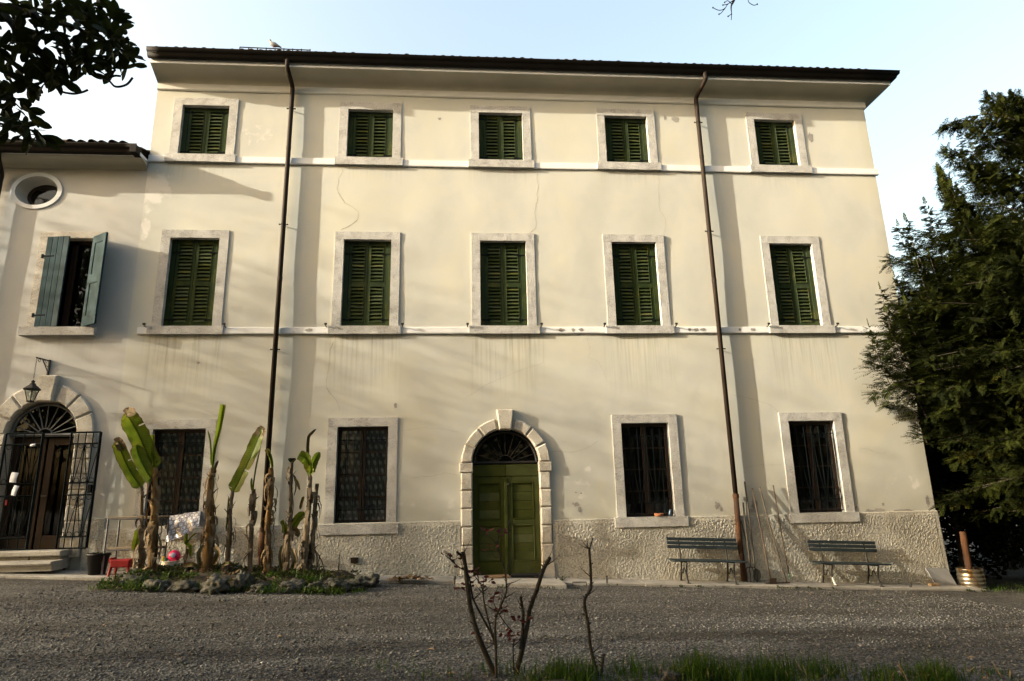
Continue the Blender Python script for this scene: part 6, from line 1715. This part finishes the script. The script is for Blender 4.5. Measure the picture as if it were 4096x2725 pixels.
# dark shrubs closing the view at the right, behind the keg
leaf_tree('laurel_shrub', 'dark dense shrub filling the shade behind the keg', (11.6, 1.6, g(11.6)-.1), 3, (11.9, 1.8, 1.3), (1.7, 1.5, 1.9), 9000, .13, 41, M['hedge'], 14, 'shrub', 'shrubs beyond the house corner')
leaf_tree('laurel_shrub', 'dark taller shrub beyond the villa corner at the right edge', (13.6, 2.0, g(13.6)-.1), 4, (13.8, 1.8, 1.8), (1.9, 1.6, 2.6), 9000, .14, 42, M['hedge'], 14, 'shrub', 'shrubs beyond the house corner')
leaf_tree('laurel_shrub', 'dark shrub far behind the leaning slab, against the side of the villa', (11.2, 4.8, g(11.2)-.1), 4, (11.6, 4.8, 2.0), (1.6, 1.6, 2.8), 8000, .15, 43, M['hedge'], 14, 'shrub', 'shrubs beyond the house corner')
leaf_tree('laurel_shrub', 'tall shrub behind the conifer at the right edge', (15.5, 4.5, g(15.5)-.1), 5, (15.6, 4.8, 2.6), (2.2, 2.0, 3.4), 9000, .17, 44, M['hedge'], 14, 'shrub', 'shrubs beyond the house corner')
for i, (x, y, h, r_) in enumerate(((14.5, 7.5, 6.5, 2.6), (18.0, 3.0, 8.5, 3.0), (19.5, 8.0, 9.0, 3.2))):
    leaf_tree('backing_tree', ('dark evergreen far behind the villa corner', 'dark evergreen behind the conifer, partly out of view', 'tall dark evergreen farthest behind the conifer')[i], (x, y, g(x)-.1), h, (x, y, h*.52), (r_, r_, h*.5), 9000, .24, 140+i, M['hedge'], 16, 'tree', 'evergreens behind the conifer', hollow=.2)
sp = [(rnd(10.3, 14), rnd(-1.0, .3), 0, 40, .22) for _ in range(60)]; sp = [(x, y, g(x)-.01, n, r_) for x, y, _, n, r_ in sp if not (x < 10.8 and y > -.6 and y < .2)]
scatter_leaves('corner_grass', sp, .09, M['grass'], 'patch of grass by the keg at the right edge', 'grass', 51, 1.8, (.03, .07))

# magnolia reaching in at the upper left
def magnolia():
    random.seed(77); rs = random.Random(77)
    base = (-7.6, -7.6, g(-7.6)-.1); C = Vector((-6.0, -7.6, 6.6))
    e = empty('magnolia_tree', base, 'evergreen magnolia with large glossy leaves reaching in at the upper left', 'tree')
    MB().tube(smooth_path([base, (-7.5, -7.6, 2.5), (-7.1, -7.6, 5.0), (-6.6, -7.5, 8.2)], 5), [.17-.009*i for i in range(16)], 10).build('trunk', M['bark'], e, True)
    D = -7.3; S = 1/1.96
    z1 = lambda x, y, d=D: at(x*S, y*S, d)
    # limbs as seen, drawn on from the trunk
    L = [[(-7.2,-7.6,4.8), z1(-900,350), z1(-300,380), z1(0,140), z1(150,290), z1(220,430), z1(330,480), z1(400,580), z1(450,700), z1(560,735), z1(640,725), z1(690,705)],
         [(-7.0,-7.5,5.6), z1(-700,-100), z1(-100,0), z1(110,190), z1(280,260), z1(470,320), z1(590,400), z1(700,520), z1(760,590), z1(850,630), z1(905,680), z1(990,665), z1(1040,610)],
         [(-7.0,-7.5,5.4), z1(-600,100), z1(0,40,-7.5), z1(300,150,-7.5), z1(600,220,-7.5), z1(760,300,-7.5), z1(900,350,-7.5), z1(970,400,-7.5)],
         [z1(570,400), z1(720,430), z1(860,440), z1(975,430)],
         [z1(850,630), z1(870,590), z1(905,545)], [z1(860,610), z1(900,595), z1(945,598)],
         [(-7.2,-7.6,4.6), z1(-700,420), z1(-100,460), z1(0,560), z1(110,590), z1(190,600)],
         [(-7.2,-7.6,4.3), z1(-600,700), z1(-100,760), z1(0,690), z1(90,780), z1(170,860)],
         [(-7.2,-7.6,4.2), z1(-500,880), z1(-50,960), z1(100,990), z1(220,1010), z1(290,1060)],
         [(-7.0,-7.5,5.8), z1(-500,-300), z1(200,-120), z1(500,20), z1(680,60), z1(750,20)],
         [(-7.0,-7.5,5.7), z1(-400,-100,-7.0), z1(250,60,-7.0), z1(560,120,-7.0), z1(700,180,-7.0), z1(780,230,-7.0)],
         [z1(110,190), z1(230,350), z1(300,450), z1(400,480), z1(520,500)],
         [z1(150,290), z1(60,360), z1(30,430)], [z1(840,280), z1(870,220), z1(900,180)]]
    nodes = []
    for i, pts in enumerate(L):
        P = smooth_path(pts, 5); n = len(P); r0 = .055 if len(pts) > 7 else (.03 if len(pts) > 5 else .012)
        MB().tube(P, [max(.0115 if i in (0, 1, 4, 5) else .008, r0*(1-.97*(k/(n-1))**.6)) for k in range(n)], 6).build('branch', M['dark_bark'], e, True)
        nodes.append((P, i))
    # leaf forms
    forms = []
    for f in range(5):
        l, w = 1.0, rs.uniform(.17, .22); V = []; n = 6; cur = rs.uniform(-.25, .35); fo = rs.uniform(.15, .5)
        for k in range(n+1):
            u = k/n; ww = w*1.12*(math.sin(math.pi*min(.97, (u*.97+.02)**1.35))**.75); zc = -cur*u*u
            V += [(u*l, -ww, zc+fo*ww), (u*l, 0, zc), (u*l, ww, zc+fo*ww)]
        F = [q for k in range(n) for q in ((3*k, 3*k+1, 3*k+4, 3*k+3), (3*k+1, 3*k+2, 3*k+5, 3*k+4))]
        me = bpy.data.meshes.new('leaf'); me.from_pydata(V, [], F); me.materials.append(M['magnolia']); me.shade_smooth(); forms.append((me, V, F))
    cnt = 0; VV = []; FF = []
    def put(p, d, s, single):
        nonlocal cnt
        me, V, F = rs.choice(forms); rot = d.to_track_quat('X', 'Z'); roll = Matrix.Rotation(rs.uniform(-1.2, 1.2), 4, 'X')
        mt = Matrix.Translation(p) @ rot.to_matrix().to_4x4() @ roll @ Matrix.Scale(s, 4)
        if single and cnt < 290:
            cnt += 1; o = place('leaf', me, p, e); mt2 = mt.copy(); mt2.translation = p-WLOC[e.name]; o.matrix_local = mt2
        else:
            q = len(VV); VV.extend(tuple(mt @ Vector(v)) for v in V); FF.extend(tuple(q+k for k in f) for f in F)
    def rosette(p, t, n, size, single):
        for k in range(n):
            a = rs.uniform(0, 6.28); side = Vector((math.cos(a), math.sin(a)*.8, math.sin(a*1.7)))
            d = (t*rs.uniform(.1, .9)+side*.9+Vector((0, 0, -.45))).normalized(); put(p+d*.01, d, size*rs.uniform(.75, 1.2), single)
    # bare twig ends stay bare, as seen
    bare_end = {0: .80, 1: .70}
    for P, i in nodes:
        n = len(P)
        for k in range(2, n):
            u = k/(n-1)
            if i in bare_end and u > bare_end[i]: continue
            if i in (4, 5): continue
            vis = P[k].x > -5.0
            if rs.random() < (.62 if vis else .9):
                t = (P[min(k+1, n-1)]-P[k-1]).normalized(); off = Vector((rs.uniform(-.10,.10), rs.uniform(-.35,.35), rs.uniform(-.10,.12)))
                if not vis and in_frame(P[k], .1): continue
                rosette(P[k]+off*(0.6 if vis else 1.2), t, rs.randint(2, 4) if vis else 8, .178, vis)
        if i not in bare_end and i not in (4, 5): rosette(P[-1], (P[-1]-P[-2]).normalized(), 5, .20, True)
    # thicker clusters high in the corner of the view
    for (x, y) in ((330,60),(520,60),(600,110),(700,30),(480,150),(640,230),(380,220),(250,40),(300,120),(200,190),(760,330),(450,270),(600,20),(420,20),(20,640),(60,700),(40,860),(90,930),(160,330),(560,350),(700,350),(820,330),(880,300),(950,330),(400,540),(660,500),(540,440),(20,300),(60,40),(150,90),(30,560),(110,560),(260,560),(20,780),(60,1020),(20,940)):
        d = Vector((rs.uniform(-1,1), rs.uniform(-1,1), rs.uniform(-1,.5))).normalized(); p = z1(x, y, D+rs.uniform(-.4, .4))
        rosette(p, d, rs.randint(2, 4), .18, True)
    # the rest of the crown, outside the view
    for _ in range(420):
        c = Vector((rs.gauss(-7.4, 1.1), rs.gauss(-7.7, 1.2), rs.gauss(7.0, 1.3)))
        if c.x > -5.4 or in_frame(c, .12): continue
        rosette(c, Vector((0, 0, 1)), 6, .18, False)
    o = npmesh('crown', VV, FF, M['magnolia'], e, True); o['kind'] = 'stuff'
magnolia()

# bare tree behind the camera whose twig tips hang into the top of the view
def bare_tree():
    rs = random.Random(9); base = Vector((6.5, -10.8, g(6.5)-.1))
    e = empty('bare_tree', base, 'leafless twig tips hanging into the top of the view', 'tree')
    MB().tube(smooth_path([base, base+Vector((-.1, 0, 3)), base+Vector((-.5, .4, 6)), base+Vector((-.6, .5, 9))], 4), [.16-.009*i for i in range(13)], 9).build('trunk', M['bark'], e, True)
    T = lambda x, y, d=-8.0: zD(x, y, d)
    limbs = [[base+Vector((-.5, .4, 6)), base+Vector((-1.5, 1.2, 7.6)), T(1760,-160), T(1718,-60), T(1690,0), T(1683,15), T(1684,32), T(1683,46)],
             [T(1690,0), T(1675,10), T(1668,20), T(1655,24), T(1641,18)], [T(1685,10), T(1675,2), T(1668,6)], [T(1668,20), T(1660,30), T(1655,33)],
             [T(1718,-60), T(1728,-20), T(1722,2), T(1734,12), T(1743,10)], [T(1684,32), T(1676,38)], [T(1675,10), T(1664,12)]]
    for i, l in enumerate(limbs):
        P = smooth_path(l, 5); n = len(P); r0 = .05 if i == 0 else .008
        MB().tube(P, [max(.004, r0*(1-(k/(n-1))**.5)) for k in range(n)], 5).build('branch', M['bark'], e, True)
        if i in (1, 2, 3, 4, 5, 6): MB().lathe([(.0, -.012), (.009, 0), (.0, .014)], P[-1], 6).build('bud', M['bark'], e)
bare_tree()

# trees out of view, many added to block sky light: they shade the gravel and the lower walls and darken the panes
YT = 'unseen trees round the yard'
def unseen_tree(x, y, h, r, n, seed, size=.2, low=.38, lump=16):
    leaf_tree('unseen_tree', 'unseen leafy tree round the yard that cuts its sun and sky light', (x, y, g(x)-.1), h, (x, y, h*(1+low)/2), (r, r, h*(1-low)/2*1.05), n, size, seed, M['oldleaf'], lump, 'tree', YT, hollow=.05, tr=.022 if lump < 30 else .009)
for i in range(6): unseen_tree(-23+.4*(i % 2), -1.5-3.0*i, 13.7+.3*math.sin(i*2.1), 2.7, 6800, seed=60+i, size=.10, low=.18, lump=110)
for i in range(5): unseen_tree(-27.5-.4*(i % 2), -3.0-3.0*i, 14.6+.3*math.cos(i*1.7), 2.7, 6800, seed=70+i, size=.10, low=.18, lump=110)
for i, a in enumerate(((-11,-19,15,4.0,8000), (-4.5,-19.5,16,4.0,8000), (2.5,-20,16,4.0,8000), (9,-19,16,4.0,8000), (15,-15.5,15,4.0,8000), (19.5,-9,14,3.8,7000))): unseen_tree(*a, seed=80+i, size=.36, low=.12)  # unseen rear and right trees, set close to cut sky light
for i, (x, y, h, r_) in enumerate(((-5.5,-14.2,16,4.8), (3.2,-15.2,16.5,4.8), (11.5,-13.0,16,4.6))): unseen_tree(x, y, h, r_, 9000, seed=95+i, size=.34, low=.62)  # high unseen crowns added over the camera to dim sky light
for i, (x, y, h, r_) in enumerate(((-15.5,-11.5,16,3.8), (-13.5,-16.0,16,4.0), (-9.8,-11.8,15,2.8))): unseen_tree(x, y, h, r_, 9000, seed=110+i, size=.32, low=.2)  # tall unseen left trees added to cut sky light on yard and wall
